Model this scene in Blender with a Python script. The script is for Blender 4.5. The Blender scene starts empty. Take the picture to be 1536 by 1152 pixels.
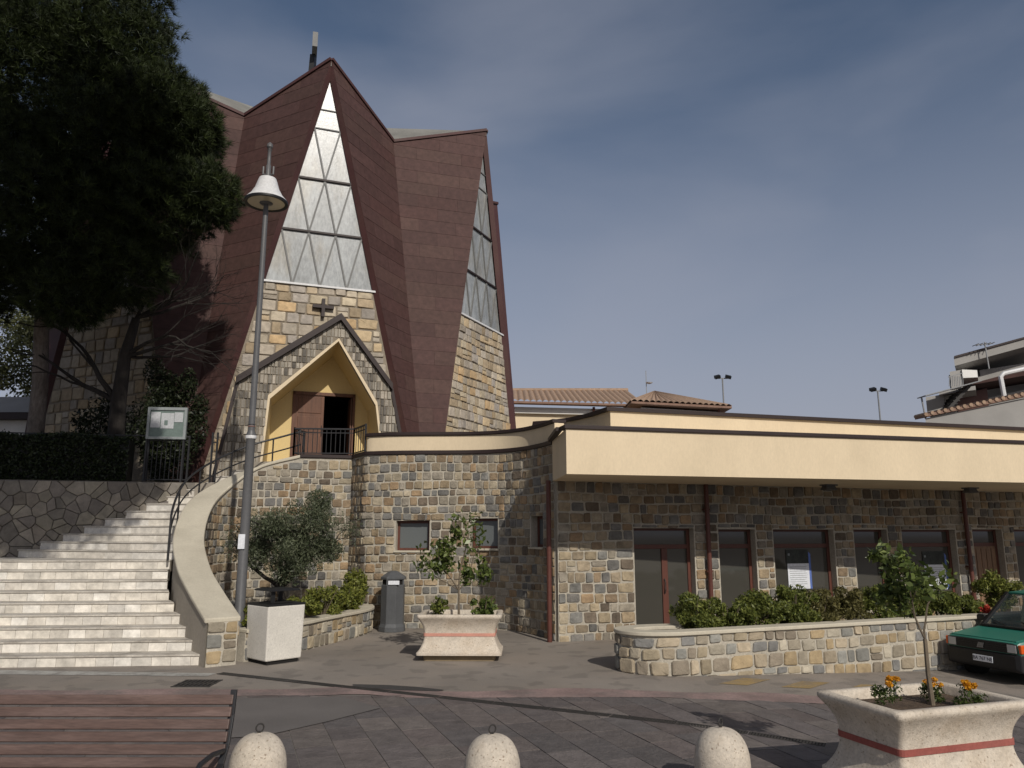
import bpy, bmesh, math, random
import numpy as np
from mathutils import Vector, Matrix

R = math.radians
rng = random.Random(7)
nrng = np.random.default_rng(11)
sc = bpy.context.scene
COL = sc.collection

# ------------------------------------------------------------------ camera
cam_d = bpy.data.cameras.new('camera')
cam = bpy.data.objects.new('camera', cam_d)
COL.objects.link(cam)
cam.location = (0, 0, 2.1)
cam.rotation_euler = (R(101.0), 0, 0)
cam_d.sensor_width = 36.0
cam_d.lens = 1150 / 1536 * 36.0
cam_d.clip_end = 2000
sc.camera = cam

# ------------------------------------------------------------------ sky, sun, exposure
SUN_EL, SUN_AZ = 34.5, 157.0          # azimuth measured from +Y towards +X: behind the camera, to the right
world = bpy.data.worlds.new('World')
sc.world = world
world.use_nodes = True
wt = world.node_tree
for n_ in list(wt.nodes): wt.nodes.remove(n_)
w_out = wt.nodes.new('ShaderNodeOutputWorld')
w_bg = wt.nodes.new('ShaderNodeBackground')
w_sky = wt.nodes.new('ShaderNodeTexSky')
w_sky.sky_type = 'NISHITA'
w_sky.sun_disc = False
w_sky.sun_elevation = R(SUN_EL)
w_sky.sun_rotation = R(SUN_AZ)
w_sky.altitude = 0
w_sky.air_density = 1.0
w_sky.dust_density = 2.0
w_sky.ozone_density = 1.6
# thin streaks of high cloud
w_tc = wt.nodes.new('ShaderNodeTexCoord')
w_map = wt.nodes.new('ShaderNodeMapping')
w_map.inputs['Location'].default_value = (3.7, 0.9, 2.2)
w_map.inputs['Scale'].default_value = (1.1, 1.1, 2.6)
w_map.inputs['Rotation'].default_value = (0.1, 0.35, 0.0)
w_noise = wt.nodes.new('ShaderNodeTexNoise')
w_noise.inputs['Scale'].default_value = 1.5
w_noise.inputs['Detail'].default_value = 7
w_noise.inputs['Roughness'].default_value = 0.45
w_noise.inputs['Distortion'].default_value = 0.35
w_ramp = wt.nodes.new('ShaderNodeValToRGB')
w_ramp.color_ramp.elements[0].position = 0.42
w_ramp.color_ramp.elements[0].color = (0, 0, 0, 1)
w_ramp.color_ramp.elements[1].position = 0.80
w_ramp.color_ramp.elements[1].color = (0.74, 0.74, 0.74, 1)
w_mix = wt.nodes.new('ShaderNodeMixRGB')
w_mix.inputs['Color2'].default_value = (4.9, 5.1, 6.0, 1)
w_hsv = wt.nodes.new('ShaderNodeHueSaturation')
w_hsv.inputs['Saturation'].default_value = 0.95
wt.links.new(w_tc.outputs['Generated'], w_map.inputs['Vector'])
wt.links.new(w_map.outputs['Vector'], w_noise.inputs['Vector'])
wt.links.new(w_noise.outputs['Fac'], w_ramp.inputs['Fac'])
wt.links.new(w_ramp.outputs['Color'], w_mix.inputs['Fac'])
wt.links.new(w_sky.outputs['Color'], w_hsv.inputs['Color'])
wt.links.new(w_hsv.outputs['Color'], w_mix.inputs['Color1'])
# pale band of haze towards the horizon, the same all round
w_sep = wt.nodes.new('ShaderNodeSeparateXYZ')
w_hz = wt.nodes.new('ShaderNodeMapRange')
w_hz.inputs['From Min'].default_value = 0.0; w_hz.inputs['From Max'].default_value = 0.60
w_hz.inputs['To Min'].default_value = 0.85; w_hz.inputs['To Max'].default_value = 0.0
w_hz.interpolation_type = 'SMOOTHSTEP'
w_mix2 = wt.nodes.new('ShaderNodeMixRGB')
w_mix2.inputs['Color2'].default_value = (5.05, 5.2, 6.25, 1)
wt.links.new(w_tc.outputs['Generated'], w_sep.inputs['Vector'])
wt.links.new(w_sep.outputs['Z'], w_hz.inputs['Value'])
wt.links.new(w_hz.outputs['Result'], w_mix2.inputs['Fac'])
wt.links.new(w_mix.outputs['Color'], w_mix2.inputs['Color1'])
wt.links.new(w_mix2.outputs['Color'], w_bg.inputs['Color'])
wt.links.new(w_bg.outputs['Background'], w_out.inputs['Surface'])
w_bg.inputs['Strength'].default_value = 0.07

sun_d = bpy.data.lights.new('sun', 'SUN')
sun = bpy.data.objects.new('sun', sun_d)
COL.objects.link(sun)
sun_d.energy = 3.1
sun_d.angle = R(0.53)
sun_d.color = (1.0, 0.945, 0.86)
S = Vector((math.sin(R(SUN_AZ)) * math.cos(R(SUN_EL)), math.cos(R(SUN_AZ)) * math.cos(R(SUN_EL)), math.sin(R(SUN_EL))))
sun.rotation_euler = S.to_track_quat('Z', 'Y').to_euler()
sun.location = S * 60
vs = sc.view_settings
vs.view_transform = 'Standard'
vs.look = 'None'
vs.exposure = 0.0
vs.gamma = 1.0
vs.use_curve_mapping = False

# ------------------------------------------------------------------ helpers
ORG = {}

def _reg(o, parent):
    ORG[o.name] = ORG[parent.name].copy() if parent else Vector(o.location)

def tag(o, label=None, cat=None, group=None, kind=None):
    if label: o['label'] = label
    if cat: o['category'] = cat
    if group: o['group'] = group
    if kind: o['kind'] = kind
    return o

def thing(name, loc, label, cat, group=None, rz=0.0):
    o = bpy.data.objects.new(name, None)
    COL.objects.link(o)
    o.empty_display_size = 0.2
    o.location = loc
    o.rotation_euler = (0, 0, rz)
    ORG[o.name] = Vector(loc)
    return tag(o, label, cat, group)

def link_mesh(name, me, mat, parent=None, local=False):
    o = bpy.data.objects.new(name, me)
    COL.objects.link(o)
    if mat and not me.materials: me.materials.append(mat)
    if parent:
        o.parent = parent
        if not local: o.location = (0, 0, 0)
    _reg(o, parent)
    return o

class MB:
    """collects shapes; build() links them as ONE mesh object"""
    def __init__(s): s.v = []; s.f = []
    def add(s, vs_, fs_):
        b = len(s.v); s.v += [tuple(p) for p in vs_]; s.f += [tuple(b + i for i in f) for f in fs_]; return s
    def box(s, c, d, rz=0.0, rx=0.0, ry=0.0):
        m = Matrix.Translation(c) @ Matrix.Rotation(rz, 4, 'Z') @ Matrix.Rotation(ry, 4, 'Y') @ Matrix.Rotation(rx, 4, 'X')
        vs_ = [m @ Vector((x * d[0] / 2, y * d[1] / 2, z * d[2] / 2)) for x in (-1, 1) for y in (-1, 1) for z in (-1, 1)]
        return s.add(vs_, [(0, 1, 3, 2), (4, 6, 7, 5), (0, 4, 5, 1), (2, 3, 7, 6), (0, 2, 6, 4), (1, 5, 7, 3)])
    def bar(s, a, b, w, h=None):
        a = Vector(a); b = Vector(b); h = h or w
        d = b - a; L = d.length
        if L < 1e-6: return s
        q = d.to_track_quat('X', 'Z').to_matrix().to_4x4()
        m = Matrix.Translation((a + b) / 2) @ q
        vs_ = [m @ Vector((x * L / 2, y * w / 2, z * h / 2)) for x in (-1, 1) for y in (-1, 1) for z in (-1, 1)]
        return s.add(vs_, [(0, 1, 3, 2), (4, 6, 7, 5), (0, 4, 5, 1), (2, 3, 7, 6), (0, 2, 6, 4), (1, 5, 7, 3)])
    def ext(s, pts, vec):
        """3D polygon extruded by vec"""
        n = len(pts); vec = Vector(vec)
        vs_ = [Vector(p) for p in pts] + [Vector(p) + vec for p in pts]
        fs_ = [tuple(range(n)), tuple(range(2 * n - 1, n - 1, -1))] + [(i, (i + 1) % n, n + (i + 1) % n, n + i) for i in range(n)]
        return s.add(vs_, fs_)
    def prism(s, poly, z0, z1): return s.ext([(p[0], p[1], z0) for p in poly], (0, 0, z1 - z0))
    def frustum(s, bot, top):
        n = len(bot)
        return s.add(list(bot) + list(top), [tuple(range(n))[::-1], tuple(range(n, 2 * n))] + [(i, (i + 1) % n, n + (i + 1) % n, n + i) for i in range(n)])
    def loft(s, rings, cap=True):
        n = len(rings[0]); vs_ = [p for r in rings for p in r]; fs_ = []
        for k in range(len(rings) - 1):
            for i in range(n):
                fs_.append((k * n + i, k * n + (i + 1) % n, (k + 1) * n + (i + 1) % n, (k + 1) * n + i))
        if cap: fs_ += [tuple(range(n))[::-1], tuple(range((len(rings) - 1) * n, len(rings) * n))]
        return s.add(vs_, fs_)
    def tube(s, pts, r, n=8, cap=True):
        pts = [Vector(p) for p in pts]
        rs = r if isinstance(r, (list, tuple)) else [r] * len(pts)
        rings = []; up = None
        for i, p in enumerate(pts):
            d = (pts[min(i + 1, len(pts) - 1)] - pts[max(i - 1, 0)])
            if d.length < 1e-9: d = Vector((0, 0, 1))
            d.normalize()
            if up is None:
                up = Vector((0, 0, 1)) if abs(d.z) < 0.9 else Vector((0, 1, 0))
            a = d.cross(up)
            if a.length < 1e-4: a = d.cross(Vector((1, 0, 0)))
            a.normalize(); b = a.cross(d).normalized(); up = b
            rings.append([p + (a * math.cos(t) + b * math.sin(t)) * rs[i] for t in [2 * math.pi * k / n for k in range(n)]])
        return s.loft(rings, cap)
    def lathe(s, prof, c=(0, 0, 0), n=24, a0=0.0, hollow=False):
        if hollow: prof = list(prof) + [prof[0]]
        rings = [[(c[0] + r * math.cos(a0 + 2 * math.pi * k / n), c[1] + r * math.sin(a0 + 2 * math.pi * k / n), c[2] + z) for k in range(n)] for r, z in prof]
        return s.loft(rings, cap=not hollow)
    def build(s, name, mat, parent=None, smooth=False, bevel=0.0, segs=2, autosmooth=None):
        me = bpy.data.meshes.new(name)
        o0 = ORG[parent.name] if parent else Vector((0, 0, 0))
        me.from_pydata([(p[0] - o0[0], p[1] - o0[1], p[2] - o0[2]) for p in s.v], [], s.f)
        bm = bmesh.new(); bm.from_mesh(me)
        bmesh.ops.recalc_face_normals(bm, faces=bm.faces)
        bm.to_mesh(me); bm.free()
        if smooth:
            me.polygons.foreach_set('use_smooth', [True] * len(me.polygons))
            me.set_sharp_from_angle(angle=R(autosmooth or 40))
        me.update()
        o = link_mesh(name, me, mat, parent)
        if bevel:
            m = o.modifiers.new('bevel', 'BEVEL'); m.width = bevel; m.segments = segs; m.limit_method = 'ANGLE'; m.angle_limit = R(35)
        return o

class LMB(MB):
    """same, but coordinates already local to the parent"""
    def build(s, name, mat, parent=None, **k):
        keep = ORG.get(parent.name) if parent else None
        if parent: ORG[parent.name] = Vector((0, 0, 0))
        o = MB.build(s, name, mat, parent, **k)
        if parent: ORG[parent.name] = keep
        ORG[o.name] = Vector((0, 0, 0))
        return o

def copy_tree(o, parent=None):
    c = o.copy(); COL.objects.link(c); c.parent = parent
    ORG[c.name] = ORG.get(o.name, Vector()).copy()
    for ch in list(o.children): copy_tree(ch, c)
    return c

def np_mesh(name, V, F, mat, parent=None, col=None, world_coords=True):
    """V (n,3), F (m,k) -> mesh object; col = per-vertex random value"""
    me = bpy.data.meshes.new(name)
    V = np.asarray(V, dtype=np.float32).copy(); F = np.asarray(F, dtype=np.int32)
    if parent and world_coords:
        o0 = ORG[parent.name]; V -= np.array([o0[0], o0[1], o0[2]], dtype=np.float32)
    k = F.shape[1]
    me.vertices.add(len(V)); me.vertices.foreach_set('co', V.ravel())
    me.loops.add(F.size); me.loops.foreach_set('vertex_index', F.ravel())
    me.polygons.add(len(F))
    me.polygons.foreach_set('loop_start', np.arange(0, F.size, k, dtype=np.int32))
    me.update(calc_edges=True)
    if col is not None:
        a = me.attributes.new('leaf_tone', 'FLOAT', 'POINT')
        a.data.foreach_set('value', np.asarray(col, dtype=np.float32))
    return link_mesh(name, me, mat, parent)

def cr(pts, n=10):
    """Catmull-Rom through points (any dim), n samples per span"""
    P = [np.array(p, float) for p in pts]
    P = [2 * P[0] - P[1]] + P + [2 * P[-1] - P[-2]]
    out = []
    for i in range(1, len(P) - 2):
        p0, p1, p2, p3 = P[i - 1:i + 3]
        for k in range(n):
            t = k / n
            out.append(0.5 * ((2 * p1) + (-p0 + p2) * t + (2 * p0 - 5 * p1 + 4 * p2 - p3) * t * t + (-p0 + 3 * p1 - 3 * p2 + p3) * t ** 3))
    out.append(P[-2])
    return [tuple(p) for p in out]

def offset2(path, off):
    """offset a 2D polyline to its right-hand side by off"""
    out = []
    for i, p in enumerate(path):
        a = path[max(i - 1, 0)]; b = path[min(i + 1, len(path) - 1)]
        dx, dy = b[0] - a[0], b[1] - a[1]; L = math.hypot(dx, dy) or 1
        out.append((p[0] + dy / L * off, p[1] - dx / L * off))
    return out

class Path:
    def __init__(s, pts):
        s.p = [np.array(q[:2], float) for q in pts]
        s.u = [0.0]
        for a, b in zip(s.p, s.p[1:]): s.u.append(s.u[-1] + float(np.linalg.norm(b - a)))
        s.L = s.u[-1]
    def at(s, u):
        u = min(max(u, 0.0), s.L)
        for i in range(len(s.p) - 1):
            if u <= s.u[i + 1] or i == len(s.p) - 2:
                k = (u - s.u[i]) / max(s.u[i + 1] - s.u[i], 1e-9)
                return s.p[i] * (1 - k) + s.p[i + 1] * k
    def tan(s, u):
        d = s.at(min(u + 0.06, s.L)) - s.at(max(u - 0.06, 0)); return d / (np.linalg.norm(d) or 1)
    def near(s, q):
        best = (1e9, 0)
        for k in range(401):
            u = s.L * k / 400; d = float(np.linalg.norm(s.at(u) - np.array(q, float)))
            if d < best[0]: best = (d, u)
        return best[1]

def gz(x): return -0.05 * (x - 2) if 2 < x < 13 else (0.0 if x <= 2 else -0.55)

# ------------------------------------------------------------------ materials
MATS = {}
def new_mat(name):
    m = bpy.data.materials.new(name); m.use_nodes = True
    MATS[name] = m
    return m, m.node_tree, m.node_tree.nodes['Principled BSDF']

def N(nt, t, **k):
    n = nt.nodes.new(t)
    for a, b in k.items():
        if a in n.inputs.keys(): n.inputs[a].default_value = b
        else: setattr(n, a, b)
    return n

def surf(name, base, rough=0.75, var=0.18, vscale=1.2, fine=0.12, fscale=22, bump=0.25, bscale=45, bdist=0.008, metal=0.0, spec=0.35, tint=None, tint_amt=0.4, tint_scale=0.6, tint_lo=0.45, tint_hi=0.7, stretch=None, speck=None, speck_scale=90, speck_amt=0.7, speck_thr=0.66):
    """weathered surface: broad and fine tone variation, a stain colour and fine relief"""
    m, nt, b = new_mat(name); L = nt.links.new
    tc = N(nt, 'ShaderNodeTexCoord'); vec = tc.outputs['Object']
    if stretch:
        mp = N(nt, 'ShaderNodeMapping'); mp.inputs['Scale'].default_value = stretch; L(vec, mp.inputs['Vector']); vec = mp.outputs['Vector']
    n1 = N(nt, 'ShaderNodeTexNoise', Scale=vscale, Detail=5.0, Roughness=0.6); L(vec, n1.inputs['Vector'])
    n2 = N(nt, 'ShaderNodeTexNoise', Scale=fscale, Detail=4.0, Roughness=0.65); L(vec, n2.inputs['Vector'])
    r1 = N(nt, 'ShaderNodeMapRange'); r1.inputs['From Min'].default_value = 0.3; r1.inputs['From Max'].default_value = 0.7
    r1.inputs['To Min'].default_value = 1 - var; r1.inputs['To Max'].default_value = 1 + var; L(n1.outputs['Fac'], r1.inputs['Value'])
    r2 = N(nt, 'ShaderNodeMapRange'); r2.inputs['From Min'].default_value = 0.3; r2.inputs['From Max'].default_value = 0.7
    r2.inputs['To Min'].default_value = 1 - fine; r2.inputs['To Max'].default_value = 1 + fine; L(n2.outputs['Fac'], r2.inputs['Value'])
    mu = N(nt, 'ShaderNodeMath', operation='MULTIPLY'); L(r1.outputs['Result'], mu.inputs[0]); L(r2.outputs['Result'], mu.inputs[1])
    vm = N(nt, 'ShaderNodeVectorMath', operation='SCALE'); L(mu.outputs['Value'], vm.inputs['Scale'])
    src = None
    if tint:
        n3 = N(nt, 'ShaderNodeTexNoise', Scale=tint_scale, Detail=6.0, Roughness=0.65); L(vec, n3.inputs['Vector'])
        r3 = N(nt, 'ShaderNodeMapRange'); r3.inputs['From Min'].default_value = tint_lo; r3.inputs['From Max'].default_value = tint_hi
        r3.inputs['To Max'].default_value = tint_amt; L(n3.outputs['Fac'], r3.inputs['Value'])
        mx = N(nt, 'ShaderNodeMixRGB'); mx.inputs['Color1'].default_value = (*base, 1); mx.inputs['Color2'].default_value = (*tint, 1)
        L(r3.outputs['Result'], mx.inputs['Fac']); src = mx.outputs['Color']
    if speck:
        n4 = N(nt, 'ShaderNodeTexNoise', Scale=speck_scale, Detail=2.0); L(vec, n4.inputs['Vector'])
        r4 = N(nt, 'ShaderNodeMapRange'); r4.inputs['From Min'].default_value = speck_thr; r4.inputs['From Max'].default_value = speck_thr + 0.05
        r4.inputs['To Max'].default_value = speck_amt; L(n4.outputs['Fac'], r4.inputs['Value'])
        mx2 = N(nt, 'ShaderNodeMixRGB'); mx2.inputs['Color1'].default_value = (*base, 1); mx2.inputs['Color2'].default_value = (*speck, 1)
        if src: L(src, mx2.inputs['Color1'])
        L(r4.outputs['Result'], mx2.inputs['Fac']); src = mx2.outputs['Color']
    if src: L(src, vm.inputs[0])
    else: vm.inputs[0].default_value = base
    L(vm.outputs['Vector'], b.inputs['Base Color'])
    if bump:
        nb = N(nt, 'ShaderNodeTexNoise', Scale=bscale, Detail=5.0, Roughness=0.6); L(vec, nb.inputs['Vector'])
        bp = N(nt, 'ShaderNodeBump', Strength=bump, Distance=bdist); L(nb.outputs['Fac'], bp.inputs['Height']); L(bp.outputs['Normal'], b.inputs['Normal'])
    b.inputs['Roughness'].default_value = rough; b.inputs['Metallic'].default_value = metal
    b.inputs['Specular IOR Level'].default_value = spec
    return m

def pieces_mat(name, cols, rough=0.8, bump=0.5, bscale=14, island=False, var=0.22, lo=0.75):
    """one colour per piece out of a list, mottled"""
    m, nt, b = new_mat(name); L = nt.links.new
    if island:
        g = N(nt, 'ShaderNodeNewGeometry'); rnd = g.outputs['Random Per Island']
    else:
        g = N(nt, 'ShaderNodeObjectInfo'); rnd = g.outputs['Random']
    ramp = N(nt, 'ShaderNodeValToRGB'); cr_ = ramp.color_ramp; cr_.interpolation = 'CONSTANT'
    cr_.elements.remove(cr_.elements[1])
    cr_.elements[0].position = 0; cr_.elements[0].color = (*cols[0], 1)
    for i, c in enumerate(cols[1:], 1):
        e = cr_.elements.new(i / len(cols)); e.color = (*c, 1)
    L(rnd, ramp.inputs['Fac'])
    tc = N(nt, 'ShaderNodeNewGeometry')
    n1 = N(nt, 'ShaderNodeTexNoise', Scale=6.0, Detail=6.0, Roughness=0.65); L(tc.outputs['Position'], n1.inputs['Vector'])
    r1 = N(nt, 'ShaderNodeMapRange'); r1.inputs['From Min'].default_value = 0.3; r1.inputs['From Max'].default_value = 0.7
    r1.inputs['To Min'].default_value = 1 - var; r1.inputs['To Max'].default_value = 1 + var; L(n1.outputs['Fac'], r1.inputs['Value'])
    # per-piece lightness
    wn = N(nt, 'ShaderNodeTexWhiteNoise', noise_dimensions='1D'); L(rnd, wn.inputs['W'])
    r2 = N(nt, 'ShaderNodeMapRange'); r2.inputs['To Min'].default_value = lo; r2.inputs['To Max'].default_value = 1.2; L(wn.outputs['Value'], r2.inputs['Value'])
    mu = N(nt, 'ShaderNodeMath', operation='MULTIPLY'); L(r1.outputs['Result'], mu.inputs[0]); L(r2.outputs['Result'], mu.inputs[1])
    vm = N(nt, 'ShaderNodeVectorMath', operation='SCALE'); L(ramp.outputs['Color'], vm.inputs[0]); L(mu.outputs['Value'], vm.inputs['Scale'])
    L(vm.outputs['Vector'], b.inputs['Base Color'])
    nb = N(nt, 'ShaderNodeTexNoise', Scale=bscale, Detail=6.0, Roughness=0.6); L(tc.outputs['Position'], nb.inputs['Vector'])
    bp = N(nt, 'ShaderNodeBump', Strength=bump, Distance=0.02); L(nb.outputs['Fac'], bp.inputs['Height']); L(bp.outputs['Normal'], b.inputs['Normal'])
    b.inputs['Roughness'].default_value = rough
    b.inputs['Specular IOR Level'].default_value = 0.25
    return m

def leaf_mat(name, dark, light, rough=0.55, trans=0.25):
    m, nt, b = new_mat(name); L = nt.links.new
    at = N(nt, 'ShaderNodeAttribute', attribute_name='leaf_tone')
    mx = N(nt, 'ShaderNodeMixRGB'); mx.inputs['Color1'].default_value = (*dark, 1); mx.inputs['Color2'].default_value = (*light, 1)
    L(at.outputs['Fac'], mx.inputs['Fac']); L(mx.outputs['Color'], b.inputs['Base Color'])
    b.inputs['Roughness'].default_value = rough; b.inputs['Specular IOR Level'].default_value = 0.3
    if trans:
        tr = N(nt, 'ShaderNodeBsdfTranslucent'); L(mx.outputs['Color'], tr.inputs['Color'])
        ms = N(nt, 'ShaderNodeMixShader', Fac=trans); out = nt.nodes['Material Output']
        L(b.outputs['BSDF'], ms.inputs[1]); L(tr.outputs['BSDF'], ms.inputs[2]); L(ms.outputs['Shader'], out.inputs['Surface'])
    return m

def glass_mat(name, base, rough=0.06, spec=0.5, alpha=None):
    m, nt, b = new_mat(name); L = nt.links.new
    b.inputs['Base Color'].default_value = (*base, 1); b.inputs['Roughness'].default_value = rough; b.inputs['Specular IOR Level'].default_value = spec
    if alpha is not None:
        b.inputs['Alpha'].default_value = alpha
    return m

M_asphalt = surf('asphalt', (0.225, 0.198, 0.170), 0.85, 0.16, 0.5, 0.2, 60, 0.5, 120, 0.006, tint=(0.27, 0.225, 0.183), tint_amt=0.7, tint_scale=0.35, speck=(0.13, 0.115, 0.10), speck_scale=2.2, speck_amt=.45, speck_thr=.56)
M_earth = surf('packed_earth', (0.12, 0.10, 0.08), 0.95, 0.2, 0.4, 0.2, 30)
M_pavebed = surf('paving_bed', (0.17, 0.155, 0.14), 0.9, 0.15, 1.0, 0.2, 50)
M_paver = pieces_mat('porphyry_paver', [(0.118, 0.103, 0.099), (0.130, 0.111, 0.103), (0.110, 0.099, 0.096), (0.138, 0.120, 0.110), (0.120, 0.101, 0.095), (0.130, 0.114, 0.108)], 0.7, 0.9, 22, lo=0.9)
M_paver_i = pieces_mat('porphyry_paver_far', [(0.118, 0.103, 0.099), (0.130, 0.111, 0.103), (0.110, 0.099, 0.096), (0.138, 0.120, 0.110), (0.120, 0.101, 0.095), (0.130, 0.114, 0.108)], 0.7, 0.9, 22, island=True, lo=0.9)
M_patch = surf('patched_asphalt', (0.132, 0.120, 0.112), 0.85, 0.14, 0.9, 0.2, 70, 0.4, 150, 0.004)
M_wet = surf('fresh_tar', (0.05, 0.047, 0.045), 0.7, 0.2, 2.0, 0.2, 40, 0.4, 90)
M_pink = surf('pink_porphyry_strip', (0.25, 0.178, 0.162), 0.8, 0.25, 1.5, 0.2, 30, 0.5, 40, tint=(0.155, 0.13, 0.118), tint_amt=0.95, tint_scale=1.6)
M_paint_w = surf('worn_white_paint', (0.36, 0.35, 0.32), 0.8, 0.15, 2, 0.2, 30, tint=(0.16, 0.145, 0.13), tint_amt=0.8, tint_scale=5)
M_paint_y = surf('worn_yellow_paint', (0.30, 0.21, 0.09), 0.8, 0.15, 2, 0.2, 30, tint=(0.16, 0.14, 0.12), tint_amt=0.85, tint_scale=4)
M_iron = surf('black_iron', (0.018, 0.018, 0.02), 0.5, 0.2, 4, 0.1, 40, 0.1, 60, spec=0.4)
M_castiron = surf('drain_iron', (0.035, 0.032, 0.030), 0.6, 0.2, 4, 0.2, 40, 0.2, 60)
M_stair = surf('stair_stone', (0.47, 0.435, 0.38), 0.75, 0.16, 0.9, 0.14, 24, 0.4, 50, tint=(0.20, 0.175, 0.145), tint_amt=0.85, tint_scale=2.2, tint_lo=0.48, tint_hi=0.72)
M_nosing = surf('stair_nosing', (0.36, 0.315, 0.26), 0.7, 0.2, 1.2, 0.15, 30, 0.3, 60, tint=(0.15, 0.125, 0.10), tint_amt=0.8, tint_scale=1.6)
M_tile = pieces_mat('stair_riser_tile', [(0.60, 0.565, 0.505), (0.57, 0.53, 0.465), (0.62, 0.59, 0.535), (0.55, 0.515, 0.455), (0.59, 0.55, 0.48)], 0.65, 0.3, 20, lo=0.90, var=0.26)
M_cap = surf('parapet_cap', (0.50, 0.455, 0.36), 0.8, 0.10, 0.8, 0.08, 30, 0.25, 70, tint=(0.36, 0.32, 0.25), tint_amt=0.6, tint_scale=0.9)
M_plaster_g = surf('grey_plaster', (0.30, 0.265, 0.215), 0.85, 0.12, 0.8, 0.1, 20)
M_mortar = surf('mortar', (0.40, 0.365, 0.30), 0.9, 0.15, 1.5, 0.2, 30, 0.5, 60)
WALLC = [(0.31, 0.24, 0.155), (0.148, 0.142, 0.132), (0.27, 0.22, 0.155), (0.34, 0.29, 0.21), (0.185, 0.18, 0.165), (0.285, 0.20, 0.12), (0.26, 0.23, 0.185), (0.15, 0.12, 0.09), (0.32, 0.26, 0.175), (0.178, 0.168, 0.152), (0.23, 0.17, 0.11), (0.29, 0.255, 0.20)]
M_stone = pieces_mat('wall_stone', WALLC, 0.85, 0.9, 18, var=.34)
M_stone_i = pieces_mat('wall_stone_far', WALLC, 0.85, 0.9, 18, island=True, var=.34)
PALEC = [(0.36, 0.30, 0.215), (0.20, 0.195, 0.183), (0.33, 0.275, 0.19), (0.38, 0.34, 0.265), (0.24, 0.235, 0.21), (0.34, 0.26, 0.155), (0.31, 0.27, 0.205), (0.225, 0.19, 0.145)]
M_stone_p = pieces_mat('planter_stone', PALEC, 0.8, 0.75, 16)
M_block = pieces_mat('church_stone_block', [(0.43, 0.35, 0.245), (0.45, 0.35, 0.22), (0.42, 0.37, 0.30), (0.37, 0.33, 0.285), (0.46, 0.39, 0.28), (0.40, 0.315, 0.21), (0.44, 0.38, 0.29), (0.47, 0.335, 0.19), (0.38, 0.33, 0.265)], 0.85, 0.8, 9)
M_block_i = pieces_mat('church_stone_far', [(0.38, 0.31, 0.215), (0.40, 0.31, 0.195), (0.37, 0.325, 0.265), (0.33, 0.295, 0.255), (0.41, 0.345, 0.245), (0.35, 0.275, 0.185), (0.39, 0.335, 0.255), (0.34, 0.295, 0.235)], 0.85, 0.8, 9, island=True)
M_cmortar = surf('church_mortar', (0.23, 0.195, 0.15), 0.95, 0.15, 1.5, 0.2, 30, 0.5, 60)
M_sliver = pieces_mat('thin_stone_cladding', [(0.27, 0.245, 0.205), (0.20, 0.18, 0.15), (0.32, 0.29, 0.24), (0.15, 0.135, 0.115), (0.36, 0.32, 0.265)], 0.85, 0.8, 20, island=True)
M_crazy = pieces_mat('rubble_stone', [(0.20, 0.175, 0.145), (0.16, 0.145, 0.125), (0.23, 0.205, 0.17), (0.18, 0.16, 0.14), (0.25, 0.225, 0.18)], 0.9, 0.9, 10, lo=0.8)
M_crazyjoint = surf('dark_joint', (0.10, 0.088, 0.074), 0.95, 0.2, 2, 0.2, 30)
M_copper = pieces_mat('oxidised_copper_sheet', [(0.066, 0.035, 0.031), (0.062, 0.033, 0.029), (0.070, 0.039, 0.033), (0.063, 0.032, 0.028)], 0.72, 0.25, 5, lo=0.97, var=0.22)
M_copper_rim = surf('oxidised_copper_rim', (0.068, 0.028, 0.027), 0.65, 0.18, 0.8, 0.1, 16, 0.2, 20, tint=(0.085, 0.055, 0.042), tint_amt=0.5)
M_trim = surf('brown_metal_trim', (0.026, 0.0155, 0.014), 0.55, 0.15, 1.5, 0.1, 20, 0.1, 30)
M_roofg = surf('grey_roof_membrane', (0.20, 0.195, 0.175), 0.85, 0.2, 0.7, 0.15, 15)
M_cream = surf('cream_render', (0.655, 0.54, 0.375), 0.85, 0.06, 0.9, 0.05, 30, 0.25, 60, 0.006, tint=(0.52, 0.425, 0.29), tint_amt=0.4, tint_scale=1.1, stretch=(1.0, 1.0, 0.4), tint_lo=.5, tint_hi=.8)
M_creamy = surf('ochre_render', (0.64, 0.49, 0.235), 0.85, 0.06, 0.7, 0.05, 30, 0.2, 90, 0.004)
M_white = surf('white_render', (0.70, 0.69, 0.66), 0.8, 0.07, 0.8, 0.05, 25)
M_greyr = surf('grey_render', (0.29, 0.28, 0.265), 0.85, 0.1, 0.6, 0.08, 25)
M_frost = surf('frosted_pane', (0.275, 0.29, 0.295), 0.28, 0.22, 0.8, 0.24, 7, 0.3, 30, 0.01, spec=0.5, tint=(0.24, 0.21, 0.155), tint_amt=0.7, tint_scale=0.7, tint_lo=0.5, tint_hi=0.72, stretch=(1.6, 1.6, 0.6))
M_lead = surf('light_glazing_bar', (0.17, 0.17, 0.165), 0.6, 0.1, 2)
M_glassd = glass_mat('dark_window_glass', (0.058, 0.055, 0.047), 0.05, 0.7)
M_glassg = glass_mat('grey_window_glass', (0.115, 0.125, 0.125), 0.15, 0.5)
M_frame = surf('brown_window_frame', (0.105, 0.040, 0.028), 0.45, 0.15, 3, 0.1, 30, 0.1, 30, stretch=(1, 1, 0.2))
M_wood = surf('door_wood', (0.115, 0.052, 0.030), 0.55, 0.25, 3, 0.2, 25, 0.2, 30, stretch=(4, 4, 0.35))
M_woodl = surf('light_door_wood', (0.20, 0.12, 0.07), 0.55, 0.25, 3, 0.2, 25, 0.2, 30, stretch=(4, 4, 0.35))
M_dark = surf('dark_interior', (0.012, 0.011, 0.010), 0.9, 0.1)
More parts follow.
